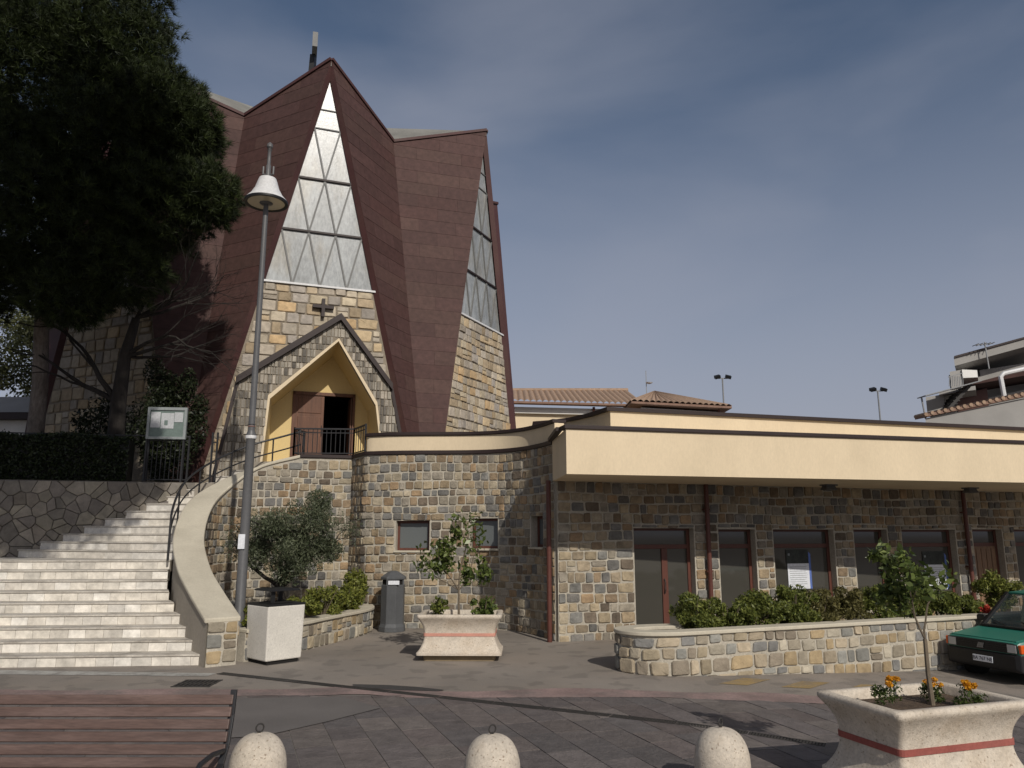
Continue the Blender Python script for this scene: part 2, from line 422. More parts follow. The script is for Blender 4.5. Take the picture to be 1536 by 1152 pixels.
M_pipe = surf('brown_downpipe', (0.105, 0.038, 0.028), 0.45, 0.15, 2, 0.1, 20, 0.05)
M_slat = surf('bench_wood', (0.098, 0.062, 0.051), 0.5, 0.25, 2, 0.22, 20, 0.25, 30, 0.004, stretch=(0.5, 5, 5), tint=(0.165, 0.115, 0.10), tint_amt=0.8, tint_scale=1.5)
M_conc = surf('exposed_aggregate', (0.55, 0.485, 0.40), 0.85, 0.16, 3.0, 0.16, 40, 0.6, 70, 0.008, speck=(0.22, 0.16, 0.11), speck_scale=42, speck_thr=0.645, tint=(0.36, 0.295, 0.22), tint_amt=0.75, tint_scale=3.2)
M_concw = surf('white_aggregate', (0.60, 0.57, 0.51), 0.85, 0.10, 2.0, 0.12, 40, 0.5, 110, 0.006, speck=(0.25, 0.22, 0.18), speck_scale=36, speck_thr=0.68)
M_plinth = surf('planter_plinth', (0.22, 0.17, 0.105), 0.9, 0.2, 2)
M_redband = surf('planter_red_band', (0.27, 0.075, 0.06), 0.7, 0.15, 3, 0.12, 40, tint=(0.36, 0.16, 0.13), tint_amt=0.5)
M_salmon = surf('planter_salmon_band', (0.52, 0.25, 0.19), 0.7, 0.12, 3, 0.1, 40)
M_soil = surf('soil', (0.085, 0.058, 0.038), 0.95, 0.3, 6, 0.3, 40, 0.9, 30, 0.03)
M_lampg = surf('grey_lamp_paint', (0.105, 0.105, 0.108), 0.45, 0.12, 1.5, 0.08, 20, 0.05)
M_lampw = surf('white_lamp_paint', (0.62, 0.62, 0.62), 0.4, 0.06, 2)
M_lampglass = glass_mat('lamp_glass', (0.50, 0.44, 0.32), 0.2)
M_bing = surf('grey_bin_metal', (0.085, 0.088, 0.092), 0.5, 0.12, 2, 0.1, 25, 0.1)
M_sheet = surf('white_sheet', (0.66, 0.68, 0.72), 0.7, 0.03, 2)
M_paper = surf('noticeboard_paper', (0.42, 0.43, 0.44), 0.8, 0.08, 3)
M_boardg = surf('noticeboard_frame', (0.24, 0.26, 0.26), 0.5, 0.1, 2)
M_boardb = surf('noticeboard_back', (0.13, 0.17, 0.155), 0.5, 0.1, 2)
M_bark = surf('grey_pine_bark', (0.17, 0.145, 0.125), 0.95, 0.3, 3, 0.3, 18, 1.0, 14, 0.05, stretch=(1, 1, 0.35), tint=(0.10, 0.06, 0.045), tint_amt=0.7, tint_scale=1.2)
M_barkd = surf('dark_bark', (0.026, 0.022, 0.019), 0.95, 0.3, 3, 0.3, 18, 1.0, 16, 0.03, stretch=(1, 1, 0.35))
M_barkl = surf('sapling_bark', (0.15, 0.12, 0.085), 0.9, 0.2, 5, 0.2, 30)
L_pine = leaf_mat('pine_needles', (0.005, 0.009, 0.0035), (0.055, 0.075, 0.020), 0.6, 0.1)
L_olive = leaf_mat('olive_leaves', (0.040, 0.055, 0.026), (0.150, 0.165, 0.100), 0.5, 0.2)
L_shrub = leaf_mat('shrub_leaves', (0.050, 0.070, 0.016), (0.22, 0.24, 0.055), 0.5, 0.3)
L_shrub2 = leaf_mat('yellow_green_leaves', (0.075, 0.095, 0.018), (0.27, 0.28, 0.06), 0.5, 0.3)
L_shrub3 = leaf_mat('bronze_green_leaves', (0.065, 0.060, 0.020), (0.19, 0.17, 0.06), 0.5, 0.3)
L_citrus = leaf_mat('citrus_leaves', (0.038, 0.060, 0.016), (0.17, 0.21, 0.055), 0.35, 0.3)
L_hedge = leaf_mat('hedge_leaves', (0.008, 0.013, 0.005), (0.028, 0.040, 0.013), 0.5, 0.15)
L_ever = leaf_mat('evergreen_leaves', (0.010, 0.015, 0.007), (0.035, 0.045, 0.018), 0.5, 0.15)
L_back = leaf_mat('pale_tree_leaves', (0.07, 0.08, 0.03), (0.26, 0.27, 0.13), 0.5, 0.3)
L_flower = leaf_mat('orange_petals', (0.55, 0.20, 0.01), (0.75, 0.42, 0.02), 0.6, 0.3)
L_red = leaf_mat('red_petals', (0.35, 0.03, 0.02), (0.55, 0.08, 0.05), 0.6, 0.3)
M_rooftile = pieces_mat('terracotta_tile', [(0.42, 0.30, 0.215), (0.45, 0.33, 0.245), (0.39, 0.27, 0.19), (0.48, 0.37, 0.285)], 0.85, 0.3, 10, island=True)
M_tiledark = surf('terracotta_edge', (0.22, 0.135, 0.10), 0.85, 0.2, 3)
M_carpaint = surf('green_car_paint', (0.020, 0.150, 0.110), 0.38, 0.10, 1.0, 0.05, 30, 0.0, spec=0.5, tint=(0.05, 0.19, 0.15), tint_amt=0.5)
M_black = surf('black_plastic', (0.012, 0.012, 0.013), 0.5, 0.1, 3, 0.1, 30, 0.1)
M_rubber = surf('tyre_rubber', (0.016, 0.016, 0.016), 0.85, 0.1, 5)
M_rim = surf('steel_rim', (0.35, 0.35, 0.36), 0.4, 0.1, 5, metal=0.7)
M_headl = glass_mat('headlamp_glass', (0.42, 0.43, 0.42), 0.12, 0.6)
M_amber = glass_mat('amber_lens', (0.60, 0.09, 0.008), 0.2, 0.5)
M_chrome = surf('emblem_metal', (0.30, 0.31, 0.33), 0.3, 0.05, 3, metal=0.6)
M_carglass = glass_mat('car_glass', (0.05, 0.07, 0.075), 0.03, 0.6, alpha=0.35)
M_blue = surf('blue_edge', (0.10, 0.16, 0.42), 0.6, 0.05)
M_print = surf('dark_print', (0.03, 0.035, 0.03), 0.6, 0.5, 6, 0.4, 30, 0.0)
M_steel = surf('grey_steel', (0.22, 0.225, 0.23), 0.5, 0.1, 2)
M_canvas = surf('brown_awning', (0.055, 0.028, 0.024), 0.9, 0.2, 2)

# ------------------------------------------------------------------ stones
def stone_meshes(mat, n, jit=0.07, seed=1, dome=0.75, corner=0.11):
    """n rounded, uneven four-cornered stones in a unit box: x and z across, y = depth (0 back, 1 front)"""
    r = random.Random(seed); out = []
    for k in range(n):
        c = [(-.5 + r.uniform(0, jit), -.5 + r.uniform(0, jit)), (.5 - r.uniform(0, jit), -.5 + r.uniform(0, jit)),
             (.5 - r.uniform(0, jit), .5 - r.uniform(0, jit)), (-.5 + r.uniform(0, jit), .5 - r.uniform(0, jit))]
        ring = []
        for i in range(4):
            p = c[i]; a = c[i - 1]; b = c[(i + 1) % 4]; q = corner * r.uniform(.5, 1.4)
            ring.append((p[0] + (a[0] - p[0]) * q, p[1] + (a[1] - p[1]) * q))
            q = corner * r.uniform(.5, 1.4)
            ring.append((p[0] + (b[0] - p[0]) * q, p[1] + (b[1] - p[1]) * q))
        V = [(x, -0.6, z) for x, z in ring] + [(x, dome * r.uniform(.6, 1.0), z) for x, z in ring] + [(x * .88, r.uniform(.8, 1.2), z * .88) for x, z in ring] + [(0, r.uniform(.95, 1.25), 0)]
        F = [(i, (i + 1) % 8, 8 + (i + 1) % 8, 8 + i) for i in range(8)] + [(8 + i, 8 + (i + 1) % 8, 16 + (i + 1) % 8, 16 + i) for i in range(8)] + [(16 + i, 16 + (i + 1) % 8, 24) for i in range(8)]
        me = bpy.data.meshes.new('stone'); me.from_pydata(V, [], F)
        bm = bmesh.new(); bm.from_mesh(me); bmesh.ops.recalc_face_normals(bm, faces=bm.faces); bm.to_mesh(me); bm.free()
        me.materials.append(mat); out.append(me)
    return out

STN = stone_meshes(M_stone, 26, 0.09, 3)
STP = stone_meshes(M_stone_p, 20, 0.10, 5)
STB = stone_meshes(M_block, 22, 0.06, 9, corner=0.08)

def put_stone(me, parent, pos, tx, w, h, proud, name='stone'):
    o = bpy.data.objects.new(name, me); COL.objects.link(o); o.parent = parent
    nx, ny = tx[1], -tx[0]
    p = Vector(pos) - ORG[parent.name]
    o.matrix_basis = Matrix(((tx[0] * w, nx * proud, 0, p[0]), (tx[1] * w, ny * proud, 0, p[1]), (0, 0, h, p[2]), (0, 0, 0, 1)))
    ORG[o.name] = ORG[parent.name].copy()
    return o

def lay_stones(parent, meshes, path, z0, z1, ztop=None, openings=(), rh=(.21, .31), ww=(.17, .40), joint=.016, proud=(.014, .034), r=None, split=0.16, u0=0.0, u1=None, zbot=None, skip=None, ulim=None, most=300, far_mat=None):
    """roughly coursed stones over the face of a wall that runs along path"""
    r = r or rng; u1 = path.L if u1 is None else u1; n = 0; specs = []
    z = z0
    while z < z1 - 0.06:
        h = r.uniform(*rh)
        if z1 - (z + h) < 0.12: h = z1 - z
        cuts = [(u0, u1)] if ulim is None else [ulim(z + h * .95)]
        for (a, b, c, d) in openings:
            if z < d - 0.02 and z + h > c + 0.02:
                new = []
                for (s, e) in cuts:
                    if b <= s or a >= e: new.append((s, e)); continue
                    if a - s > 0.06: new.append((s, a))
                    if e - b > 0.06: new.append((b, e))
                cuts = new
        runs = [(s, e, z, h) for (s, e) in cuts]
        for (a, b, c, d) in openings:      # short courses right above and below an opening
            if z < d < z + h - .05: runs.append((a, b, d, z + h - d))
            if z + .05 < c < z + h: runs.append((a, b, z, c - z))
        for (s, e, zr, hr) in runs:
            u = s
            while u < e - 0.03:
                w = r.uniform(*ww) * (1.25 if r.random() < .12 else 1)
                if e - (u + w) < ww[0] * .7: w = e - u
                if w > ww[1] * 1.5: w = w / 2
                um = u + w / 2
                parts = [(zr, hr)]
                if r.random() < split and hr > .22: k = r.uniform(.42, .58); parts = [(zr, hr * k), (zr + hr * k, hr * (1 - k))]
                for (zz, hh) in parts:
                    if ztop is not None:
                        lim = min(ztop(u), ztop(u + w)) - 0.03
                        if zz > lim - 0.05: continue
                        if zz + hh > lim: hh = lim - zz
                    if zbot is not None:
                        lo_ = zbot(um)
                        if zz + hh < lo_ + .04: continue
                        if zz < lo_: hh -= lo_ - zz; zz = lo_
                    if skip and skip(um, zz + hh / 2): continue
                    zz += .020 * math.sin(um * 1.9 + zr * 2.7) + r.uniform(-.007, .007)
                    p = path.at(um); t = path.tan(um)
                    specs.append((w * hh / (p[0] ** 2 + p[1] ** 2), r.choice(meshes), (p[0], p[1], zz + hh / 2), t, max(w - joint, .04), max(hh - joint, .04), r.uniform(*proud)))
                u += w
        z += h
    specs.sort(key=lambda q: -q[0])
    for q in specs[:most]: put_stone(q[1], parent, *q[2:])
    if len(specs) > most:      # past the limit: the ones that show smallest, joined
        m_ = MB()
        for _, me, pos, t, w, h, pr in specs[most:]:
            m_.add([(pos[0] + t[0] * v.co.x * w + t[1] * v.co.y * pr, pos[1] + t[1] * v.co.x * w - t[0] * v.co.y * pr, pos[2] + v.co.z * h) for v in me.vertices], [tuple(f.vertices) for f in me.polygons])
        tag(m_.build('stones_beyond', far_mat or M_stone_i, parent), kind='stuff')
    return len(specs)

def wall_body(name, path, z0, ztop, thick, mat, parent, openings=(), step=0.25, zlo=None):
    """solid wall along path (face on the right-hand side of travel), with rectangular openings and reveals"""
    us = {0.0, path.L}; zs = set()
    k = max(2, int(path.L / step))
    us |= {path.L * i / k for i in range(k + 1)}
    for (a, b, c, d) in openings: us |= {a, b}; zs |= {c, d}
    us = sorted(us); us = [us[0]] + [b for a, b in zip(us, us[1:]) if b - a > 1e-4]
    zs = sorted(zs)
    V = []; F = []
    def P(u, z, inner):
        p = path.at(u); t = path.tan(u); o = thick if inner else 0.0
        V.append((p[0] - t[1] * o, p[1] + t[0] * o, z)); return len(V) - 1
    def q(*ids): F.append(tuple(ids))
    def inop(u, z): return any(a < u < b and c < z < d for a, b, c, d in openings)
    for ua, ub in zip(us, us[1:]):
        levels = [None] + zs + ['t']
        def lev(l, u): return z0 if l is None else (ztop(u) if l == 't' else l)
        um = (ua + ub) / 2
        for la, lb in zip(levels, levels[1:]):
            zm = (lev(la, um) + lev(lb, um)) / 2
            if inop(um, zm): continue
            for inner in (False, True):
                q(P(ua, lev(la, ua), inner), P(ub, lev(la, ub), inner), P(ub, lev(lb, ub), inner), P(ua, lev(lb, ua), inner))
        q(P(ua, ztop(ua), 0), P(ub, ztop(ub), 0), P(ub, ztop(ub), 1), P(ua, ztop(ua), 1))
    for u in (0.0, path.L): q(P(u, z0, 0), P(u, ztop(u), 0), P(u, ztop(u), 1), P(u, z0, 1))
    for (a, b, c, d) in openings:
        for u in (a, b): q(P(u, c, 0), P(u, d, 0), P(u, d, 1), P(u, c, 1))
        seg = [u for u in us if a - 1e-6 <= u <= b + 1e-6]
        for ua, ub in zip(seg, seg[1:]):
            for z in (c, d): q(P(ua, z, 0), P(ub, z, 0), P(ub, z, 1), P(ua, z, 1))
    m = MB(); m.v = V; m.f = F
    return m.build(name, mat, parent)

def ribbon(name, path, ztop, w_out, w_in, h, mat, parent, step=0.2, u0=0.0, u1=None, bevel=0.012):
    """a cap or trim following the wall top: w_out beyond the face, w_in behind it, h thick, sitting on ztop(u)"""
    u1 = path.L if u1 is None else u1
    k = max(2, int((u1 - u0) / step)); rings = []
    for i in range(k + 1):
        u = u0 + (u1 - u0) * i / k; p = path.at(u); t = path.tan(u); z = ztop(u); n_ = (t[1], -t[0])
        a = (p[0] + n_[0] * w_out, p[1] + n_[1] * w_out); b = (p[0] - n_[0] * w_in, p[1] - n_[1] * w_in)
        rings.append([(a[0], a[1], z), (a[0], a[1], z + h), (b[0], b[1], z + h), (b[0], b[1], z)])
    return MB().loft(rings).build(name, mat, parent, bevel=bevel, smooth=True, autosmooth=30)

# ------------------------------------------------------------------ ground
XS = [-600, -120, -40, -20, 2, 3.5, 5, 6.5, 8, 9.5, 11, 13, 25, 60, 200, 600]
def sheet(name, ylo, yhi, mat, dz, x0=-600, x1=600, kind='structure'):
    xs = [x0] + [x for x in XS if x0 < x < x1] + [x1]
    V = []; F = []
    for x in xs:
        lo_ = ylo(x) if callable(ylo) else ylo; hi_ = yhi(x) if callable(yhi) else yhi
        V += [(x, lo_, gz(x) + dz), (x, hi_, gz(x) + dz)]
    for i in range(len(xs) - 1): F.append((2 * i, 2 * i + 2, 2 * i + 3, 2 * i + 1))
    m = MB(); m.v = V; m.f = F
    return tag(m.build(name, mat), kind=kind)

sheet('ground', -300, 600, M_earth, -0.03)
sheet('street', 10.75, 30, M_asphalt, 0.0, -40, 60)
square = sheet('paved_square', -30, 10.76, M_pavebed, -0.003, -40, 60)
# pink porphyry strip between the two
edge = [(-14, 10.7), (-6.8, 10.78), (-4.5, 10.82), (-2.8, 10.9), (-2.0, 11.05), (-1.3, 10.78), (-0.6, 10.72), (0.9, 10.86), (2.2, 10.75), (3.7, 10.95), (5.5, 10.85), (9, 10.9), (16, 10.9)]
pth = cr(edge, 8); m = MB()
rr = random.Random(4)
for (a, b) in zip(pth, pth[1:]):
    wa = 0.50 + .10 * math.sin(a[0] * 2.3)
    m.add([(a[0], a[1] - wa / 2, gz(a[0]) + .006), (b[0], b[1] - wa / 2, gz(b[0]) + .006), (b[0], b[1] + wa / 2, gz(b[0]) + .006), (a[0], a[1] + wa / 2, gz(a[0]) + .006)], [(0, 1, 2, 3)])
tag(m.build('stone_strip', M_pink), kind='structure')
m = MB()
m.add([(-8.6, 12.25, .005), (-4.55, 12.05, .005), (-4.5, 12.3, .005), (-8.6, 12.62, .005)], [(0, 1, 2, 3)])
tag(m.build('white_marking', M_paint_w), kind='structure')
m = MB()
for x in (3.0, 3.9, 4.8, 5.7):
    P_ = [(x, 11.75), (x + .42, 11.75), (x + .95, 12.35), (x + .53, 12.35)]
    m.add([(p[0], p[1], gz(p[0]) + .005) for p in P_], [(0, 1, 2, 3)])
tag(m.build('yellow_marking', M_paint_y), kind='structure')
m = MB()
P_ = [(-2.25, 11.42), (-1.75, 11.36), (-1.3, 11.22), (-0.92, 11.02), (-1.0, 10.92), (-1.6, 11.02), (-2.2, 11.24)]
m.add([(p[0], p[1], .0095) for p in P_], [tuple(range(len(P_)))])
tag(m.build('tar_patch', M_wet), kind='structure')
m = MB()
P_ = [(-3.6, 10.45), (-2.2, 10.55), (-1.6, 9.9), (-2.1, 9.2), (-2.6, 8.6), (-3.4, 8.4), (-4.1, 9.4)]
m.add([(p[0], p[1], .0135) for p in P_], [tuple(range(len(P_)))])
tag(m.build('asphalt_patch', M_patch), kind='structure')

# paving slabs, laid at the angle of the hall
def clip_half(poly, a, b, c):
    """keep a*x+b*y<=c"""
    out = []
    for i in range(len(poly)):
        p, q = poly[i], poly[(i + 1) % len(poly)]
        dp, dq = a * p[0] + b * p[1] - c, a * q[0] + b * q[1] - c
        if dp <= 0: out.append(p)
        if dp * dq < 0:
            t = dp / (dp - dq); out.append((p[0] + (q[0] - p[0]) * t, p[1] + (q[1] - p[1]) * t))
    return out
ca, sa = math.cos(R(20)), math.sin(R(20))
slabs = []
rp = random.Random(12)
for i in range(-38, 39):                      # strips across, .46 wide, running away from the viewer
    s0 = i * .38; t = 2.0 + rp.uniform(0, .6)
    while t < 14.0:
        l = rp.uniform(.35, .75); g = .005
        poly = [(s0 + g, t + g), (s0 + .38 - g, t + g), (s0 + .38 - g, t + l - g), (s0 + g, t + l - g)]
        w = [(p[0] * ca - p[1] * sa, p[0] * sa + p[1] * ca) for p in poly]
        w = clip_half(w, 0, 1, 10.66); w = clip_half(w, 0, -1, -6.3) if len(w) > 2 else w
        t += l
        if len(w) < 3: continue
        cx = sum(p[0] for p in w) / len(w); cy = sum(p[1] for p in w) / len(w)
        if abs(cx) > 0.70 * cy + .9: continue
        slabs.append((cy, w))
slabs.sort(key=lambda q: q[0])
far = MB()
for k, (cy, w) in enumerate(slabs):
    n_ = len(w); dzs = rp.uniform(-.002, .003)
    if k < 290:
        mm = MB()
    else: mm = far
    mm.frustum([(p[0], p[1], gz(p[0]) - .02) for p in w], [(p[0], p[1], gz(p[0]) + .004 + dzs) for p in w])
    if k < 290: mm.build('paving_slab', M_paver, square)
if far.v: tag(far.build('paving_slabs_beyond', M_paver_i, square), kind='stuff')

# long drain channel with gratings
A_, B_ = Vector((-4.45, 12.3, .008)), Vector((3.25, 8.5, .012))
drain = thing('drain_channel', A_, 'long dark iron drain channel running diagonally across the street paving', 'drain')
A_.z = B_.z = .004; dd = (B_ - A_); nseg = 9; perp = Vector((-dd.y, dd.x, 0)).normalized()
nseg = 11
for k in range(nseg):
    a = A_ + dd * (k + .01) / nseg; b = A_ + dd * (k + .99) / nseg; g = MB(); z_ = Vector((0, 0, .006))
    a.z = gz(a.x); b.z = gz(b.x)
    MB().bar(a + Vector((0, 0, .004)), b + Vector((0, 0, .004)), .12, .008).build('channel', M_dark, drain)
    for s_ in (-1, 1): g.bar(a + perp * .06 * s_ + z_, b + perp * .06 * s_ + z_, .016, .010)
    for j in range(24):
        c = a + (b - a) * (j + .5) / 24
        g.bar(c - perp * .055 + z_, c + perp * .055 + z_, .020, .009)
    g.build('grating', M_castiron, drain)
st = thing('storm_grate', (-4.47, 11.5, .006), 'small square iron storm grate in front of the stone steps', 'drain')
g = MB(); g.box((-4.47, 11.5, .004), (.54, .04, .012)); g.box((-4.47, 11.26, .004), (.54, .04, .012)); g.box((-4.47, 11.74, .004), (.54, .04, .012))
for j in range(9): g.box((-4.47 - .25 + j * .0625, 11.5, .004), (.026, .48, .010))
g.build('bars', M_castiron, st)
MB().box((-4.47, 11.5, -.004), (.5, .48, .010)).build('pit', M_dark, st)

# ------------------------------------------------------------------ stairs, parapet and terrace wall
CAPC = [(-4.69, 12.95, .72), (-5.35, 13.8, 1.12), (-5.91, 14.6, 1.49), (-6.53, 15.8, 2.03), (-6.84, 17.0, 2.70), (-6.73, 18.0, 3.20), (-6.2, 18.62, 3.64), (-5.23, 18.92, 3.94)]
capc = cr(CAPC, 8)
c2 = [(p[0], p[1]) for p in capc]
inner = offset2(c2, -.25); outer = offset2(c2, .25)
def cap_at_z(z):
    for i in range(len(capc) - 1):
        if capc[i][2] <= z <= capc[i + 1][2]:
            k = (z - capc[i][2]) / (capc[i + 1][2] - capc[i][2])
            return tuple(np.array(inner[i]) * (1 - k) + np.array(inner[i + 1]) * k)
    return inner[-1] if z > 2 else inner[0]
RISE = 0.174
RK = {1: (-4.97, 13.05), 2: (-5.14, 13.4), 3: (-5.5, 13.75), 4: (-5.86, 14.1), 5: (-6.14, 14.45), 6: (-6.40, 14.8), 7: (-6.6, 15.15), 8: (-6.76, 15.5), 9: (-6.89, 15.85)}
def wall_line(x): return 17.5 + (x + 11.6) * .2857
LK = {}
for k in range(1, 10): LK[k] = (-12.5, RK[k][1] - (RK[k][0] + 12.5) * .075)
for k in range(10, 20):
    RK[k] = cap_at_z(k * RISE + .45)
    x = -11.1 + (k - 10) * .41; LK[k] = (x, wall_line(x))
for j, k in enumerate((20, 21, 22)):
    LK[k] = (-7.35 + .28 * j, 19.05 + .32 * j); RK[k] = (-5.75 + .2 * j, 18.85 + .03 * j)
stairs = thing('staircase', (-7.0, 13.1, 0), 'wide pale stone staircase climbing to the church door', 'stairs')
rt = random.Random(3)
tile_me = {}
for k in range(1, 23):
    L_, R_ = LK[k], RK[k]
    if k < 22: L2, R2 = LK[k + 1], RK[k + 1]
    else: L2, R2 = (-6.4, 20.2), (-5.0, 19.6)
    if k == 9: L2, R2 = (-12.5, wall_line(-12.5)), None
    top = k * RISE
    d = Vector((R_[0] - L_[0], R_[1] - L_[1], 0)); ln = d.length; d.normalize(); nrm = Vector((d.y, -d.x, 0))
    if k == 9:   # landing at the turn
        poly = [L_, R_, RK[10], (LK[10][0] + .05, LK[10][1] + .1), (LK[10][0], wall_line(LK[10][0])), L2]
        back = poly[2:]
    else:
        e = Vector((L2[0], L2[1], 0)) - Vector((L_[0], L_[1], 0))
        back = [(R2[0] - nrm.x * .06, R2[1] - nrm.y * .06), (L2[0] - nrm.x * .06, L2[1] - nrm.y * .06)]
    poly = [L_, R_] + back
    step = MB().prism(poly, max(0, top - RISE) - .05, top - .03).build('step', M_plaster_g, stairs)
    f_ = [(L_[0] + nrm.x * .035, L_[1] + nrm.y * .035), (R_[0] + nrm.x * .035, R_[1] + nrm.y * .035)]
    MB().prism(f_ + back, top - .03, top).build('tread', M_stair, step, bevel=.006)
    # riser tiles
    start = max(0.0, ln - 6.2) if k < 10 else 0.0
    u = start
    while u < ln - .05:
        w = rt.choice((.28, .30, .31)) if k < 10 else rt.uniform(.5, .9)
        if ln - u - w < .12: w = ln - u
        c = Vector((L_[0], L_[1], 0)) + d * (u + w / 2)
        hh = RISE - .034
        key = (round(w, 2), hh)
        if key not in tile_me:
            t_ = MB(); t_.box((0, 0, 0), (w - .006, .012, hh))
            me = bpy.data.meshes.new('riser_tile'); me.from_pydata(t_.v, [], t_.f); me.materials.append(M_tile); tile_me[key] = me
        o = bpy.data.objects.new('riser_tile', tile_me[key]); COL.objects.link(o); o.parent = step
        o.location = Vector((c.x + nrm.x * .008, c.y + nrm.y * .008, top - .03 - hh / 2 - .002)) - ORG[stairs.name]
        o.rotation_euler = (0, 0, math.atan2(d.y, d.x)); ORG[o.name] = ORG[stairs.name].copy()
        u += w

tw = thing('terrace_wall', (-5.2, 15.5, 0), 'curved multicoloured stone wall with broad pale cap sweeping up beside the staircase', 'wall')
face = [p for p in outer] + [(-4.6, 18.80), (-3.94, 19.0)]
# drop the overlapping tail of the offset curve near the terrace corner
cpath = Path(face)
zc = {}
ulist = cpath.u
def ztop_tw(u):
    i = 0
    if u >= ulist[len(capc) - 1]: return 3.90
    for i in range(len(capc) - 1):
        if ulist[i] <= u <= ulist[i + 1]:
            k = (u - ulist[i]) / max(ulist[i + 1] - ulist[i], 1e-6)
            return min(3.90, capc[i][2] * (1 - k) + capc[i + 1][2] * k - .04)
    return 3.9
ucap = ulist[len(capc) - 1]
low = Path(face[:len(capc)]); 
wall_body('wall_core', low, -.1, ztop_tw, .48, M_mortar, tw, step=.15)
wall_body('terrace_core', Path(face[len(capc) - 1:]), -.1, lambda u: 3.90, .4, M_mortar, tw)
lay_stones(tw, STN, cpath, .25, 3.92, ztop=ztop_tw, r=random.Random(21), ww=(.12, .28), rh=(.145, .225), joint=.014)
# end face of the parapet at the foot of the stairs
e0, e1 = Vector((*inner[0], 0)), Vector((*outer[0], 0))
ep = Path([(e0.x, e0.y - .004), (e1.x, e1.y - .004)])
lay_stones(tw, STP, ep, .02, .68, r=random.Random(5), ww=(.16, .3), rh=(.19, .25))
# plaster on the stair side
rings = [(inner[i], capc[i][2]) for i in range(len(capc))]
m = MB()
for (a, za), (b, zb) in zip(rings, rings[1:]):
    m.add([(a[0], a[1], -.1), (b[0], b[1], -.1), (b[0], b[1], zb - .03), (a[0], a[1], za - .03)], [(0, 1, 2, 3)])
m.build('plaster_side', M_plaster_g, tw)
rings = []
for i, p in enumerate(capc):
    a = offset2(c2, .29)[i]; b = offset2(c2, -.29)[i]
    rings.append([(a[0], a[1], p[2] - .05), (a[0], a[1], p[2] + .03), (b[0], b[1], p[2] + .03), (b[0], b[1], p[2] - .05)])
MB().loft(rings).build('cap', M_cap, tw, bevel=.02, smooth=True, autosmooth=35)
ribbon('edge_trim', Path(face[len(capc) - 1:]), lambda u: 3.90, .04, .3, .09, M_trim, tw)

# terrace floor, garden ground behind the retaining wall
m = MB().prism([(-6.6, 19.3), (-5.3, 19.1), (-4.0, 19.25), (-3.3, 18.6), (-1, 18.35), (.55, 18.1), (1.2, 20), (1.2, 45), (-7.2, 45), (-7.2, 20.3)], 1.0, 3.86)
tag(m.build('terrace', M_plaster_g), kind='structure')
tag(MB().prism([(-7.62, 18.55), (-6.6, 18.5), (-5.9, 18.95), (-5.2, 19.15), (-6.4, 20.4), (-7.4, 20.5)], 1.0, 3.285).build('upper_landing', M_plaster_g), kind='structure')
m = MB().prism([(-45, wall_line(-45) + .3), (-7.5, wall_line(-7.5) + .3), (-7.2, 20.4), (-7.2, 70), (-45, 70)], -.2, 3.24)
tag(m.build('garden_terrace', M_earth), kind='structure')

# ------------------------------------------------------------------ retaining wall of irregular stones
rw = thing('retaining_wall', (-11, 17.6, 0), 'shaded retaining wall of irregular flat stones left of the staircase', 'wall')
wd = Vector((1, .2857, 0)).normalized(); wn = Vector((wd.y, -wd.x, 0)); w0 = Vector((-16, wall_line(-16), 0)); WL = (Vector((-7.6, wall_line(-7.6), 0)) - w0).length
MB().ext([w0 + wd * 0 - wn * .02, w0 + wd * WL - wn * .02, w0 + wd * WL - wn * .34, w0 - wn * .34], (0, 0, 3.30)).build('wall_core', M_crazyjoint, rw)
pts = []; rv = random.Random(8)
for i in range(33):
    for j in range(9):
        pts.append((i * .275 + rv.uniform(-.16, .16) + (.14 if j % 2 else 0) - .1, 1.05 + j * .262 + rv.uniform(-.15, .15)))
for i, p in enumerate(pts):
    poly = [(max(0, p[0] - .6), max(1.0, p[1] - .6)), (min(WL, p[0] + .6), max(1.0, p[1] - .6)), (min(WL, p[0] + .6), min(3.28, p[1] + .6)), (max(0, p[0] - .6), min(3.28, p[1] + .6))]
    if poly[0][0] >= poly[1][0] or poly[0][1] >= poly[2][1]: continue
    for k, q in enumerate(pts):
        if k == i or abs(q[0] - p[0]) > 1.2 or abs(q[1] - p[1]) > 1.2: continue
        a, b = q[0] - p[0], q[1] - p[1]; c = (q[0] ** 2 + q[1] ** 2 - p[0] ** 2 - p[1] ** 2) / 2
        L_ = math.hypot(a, b)
        poly = clip_half(poly, a, b, c - .0065 * L_)
        if len(poly) < 3: break
    if len(poly) < 3: continue
    cx = sum(v[0] for v in poly) / len(poly); cy = sum(v[1] for v in poly) / len(poly)
    if cx < 3.2: continue
    pr = rv.uniform(.012, .035)
    W_ = lambda s, z, o: w0 + wd * s + wn * o + Vector((0, 0, z))
    back = [W_(s, z, -.03) for s, z in poly]; mid = [W_(s, z, pr * .6) for s, z in poly]
    fr = [W_(cx + (s - cx) * .9, cy + (z - cy) * .9, pr) for s, z in poly]
    MB().loft([back, mid, fr]).build('stone', M_crazy, rw)

# ------------------------------------------------------------------ church
CC = (-8.93, 30.95); TH = 20.0; AP = 8.63; ZA = 17.3; KS = .229; RV = 6.75; ZV = 16.2; ZTOP = 19.7; SILL = 9.62
church = thing('church', (CC[0], CC[1], 3.0), 'tall star-shaped modern church of folded copper plates, stone and triangular glazing', 'church')
HB = AP * math.tan(R(22.5)); ZK = ZA - HB / KS; RK_ = AP / math.cos(R(22.5))
def nd(A): return Vector((math.sin(R(A)), -math.cos(R(A)), 0)), Vector((math.cos(R(A)), math.sin(R(A)), 0))
def cpt(r_, A, z): n_, _ = nd(A); return Vector((CC[0] + n_.x * r_, CC[1] + n_.y * r_, z))

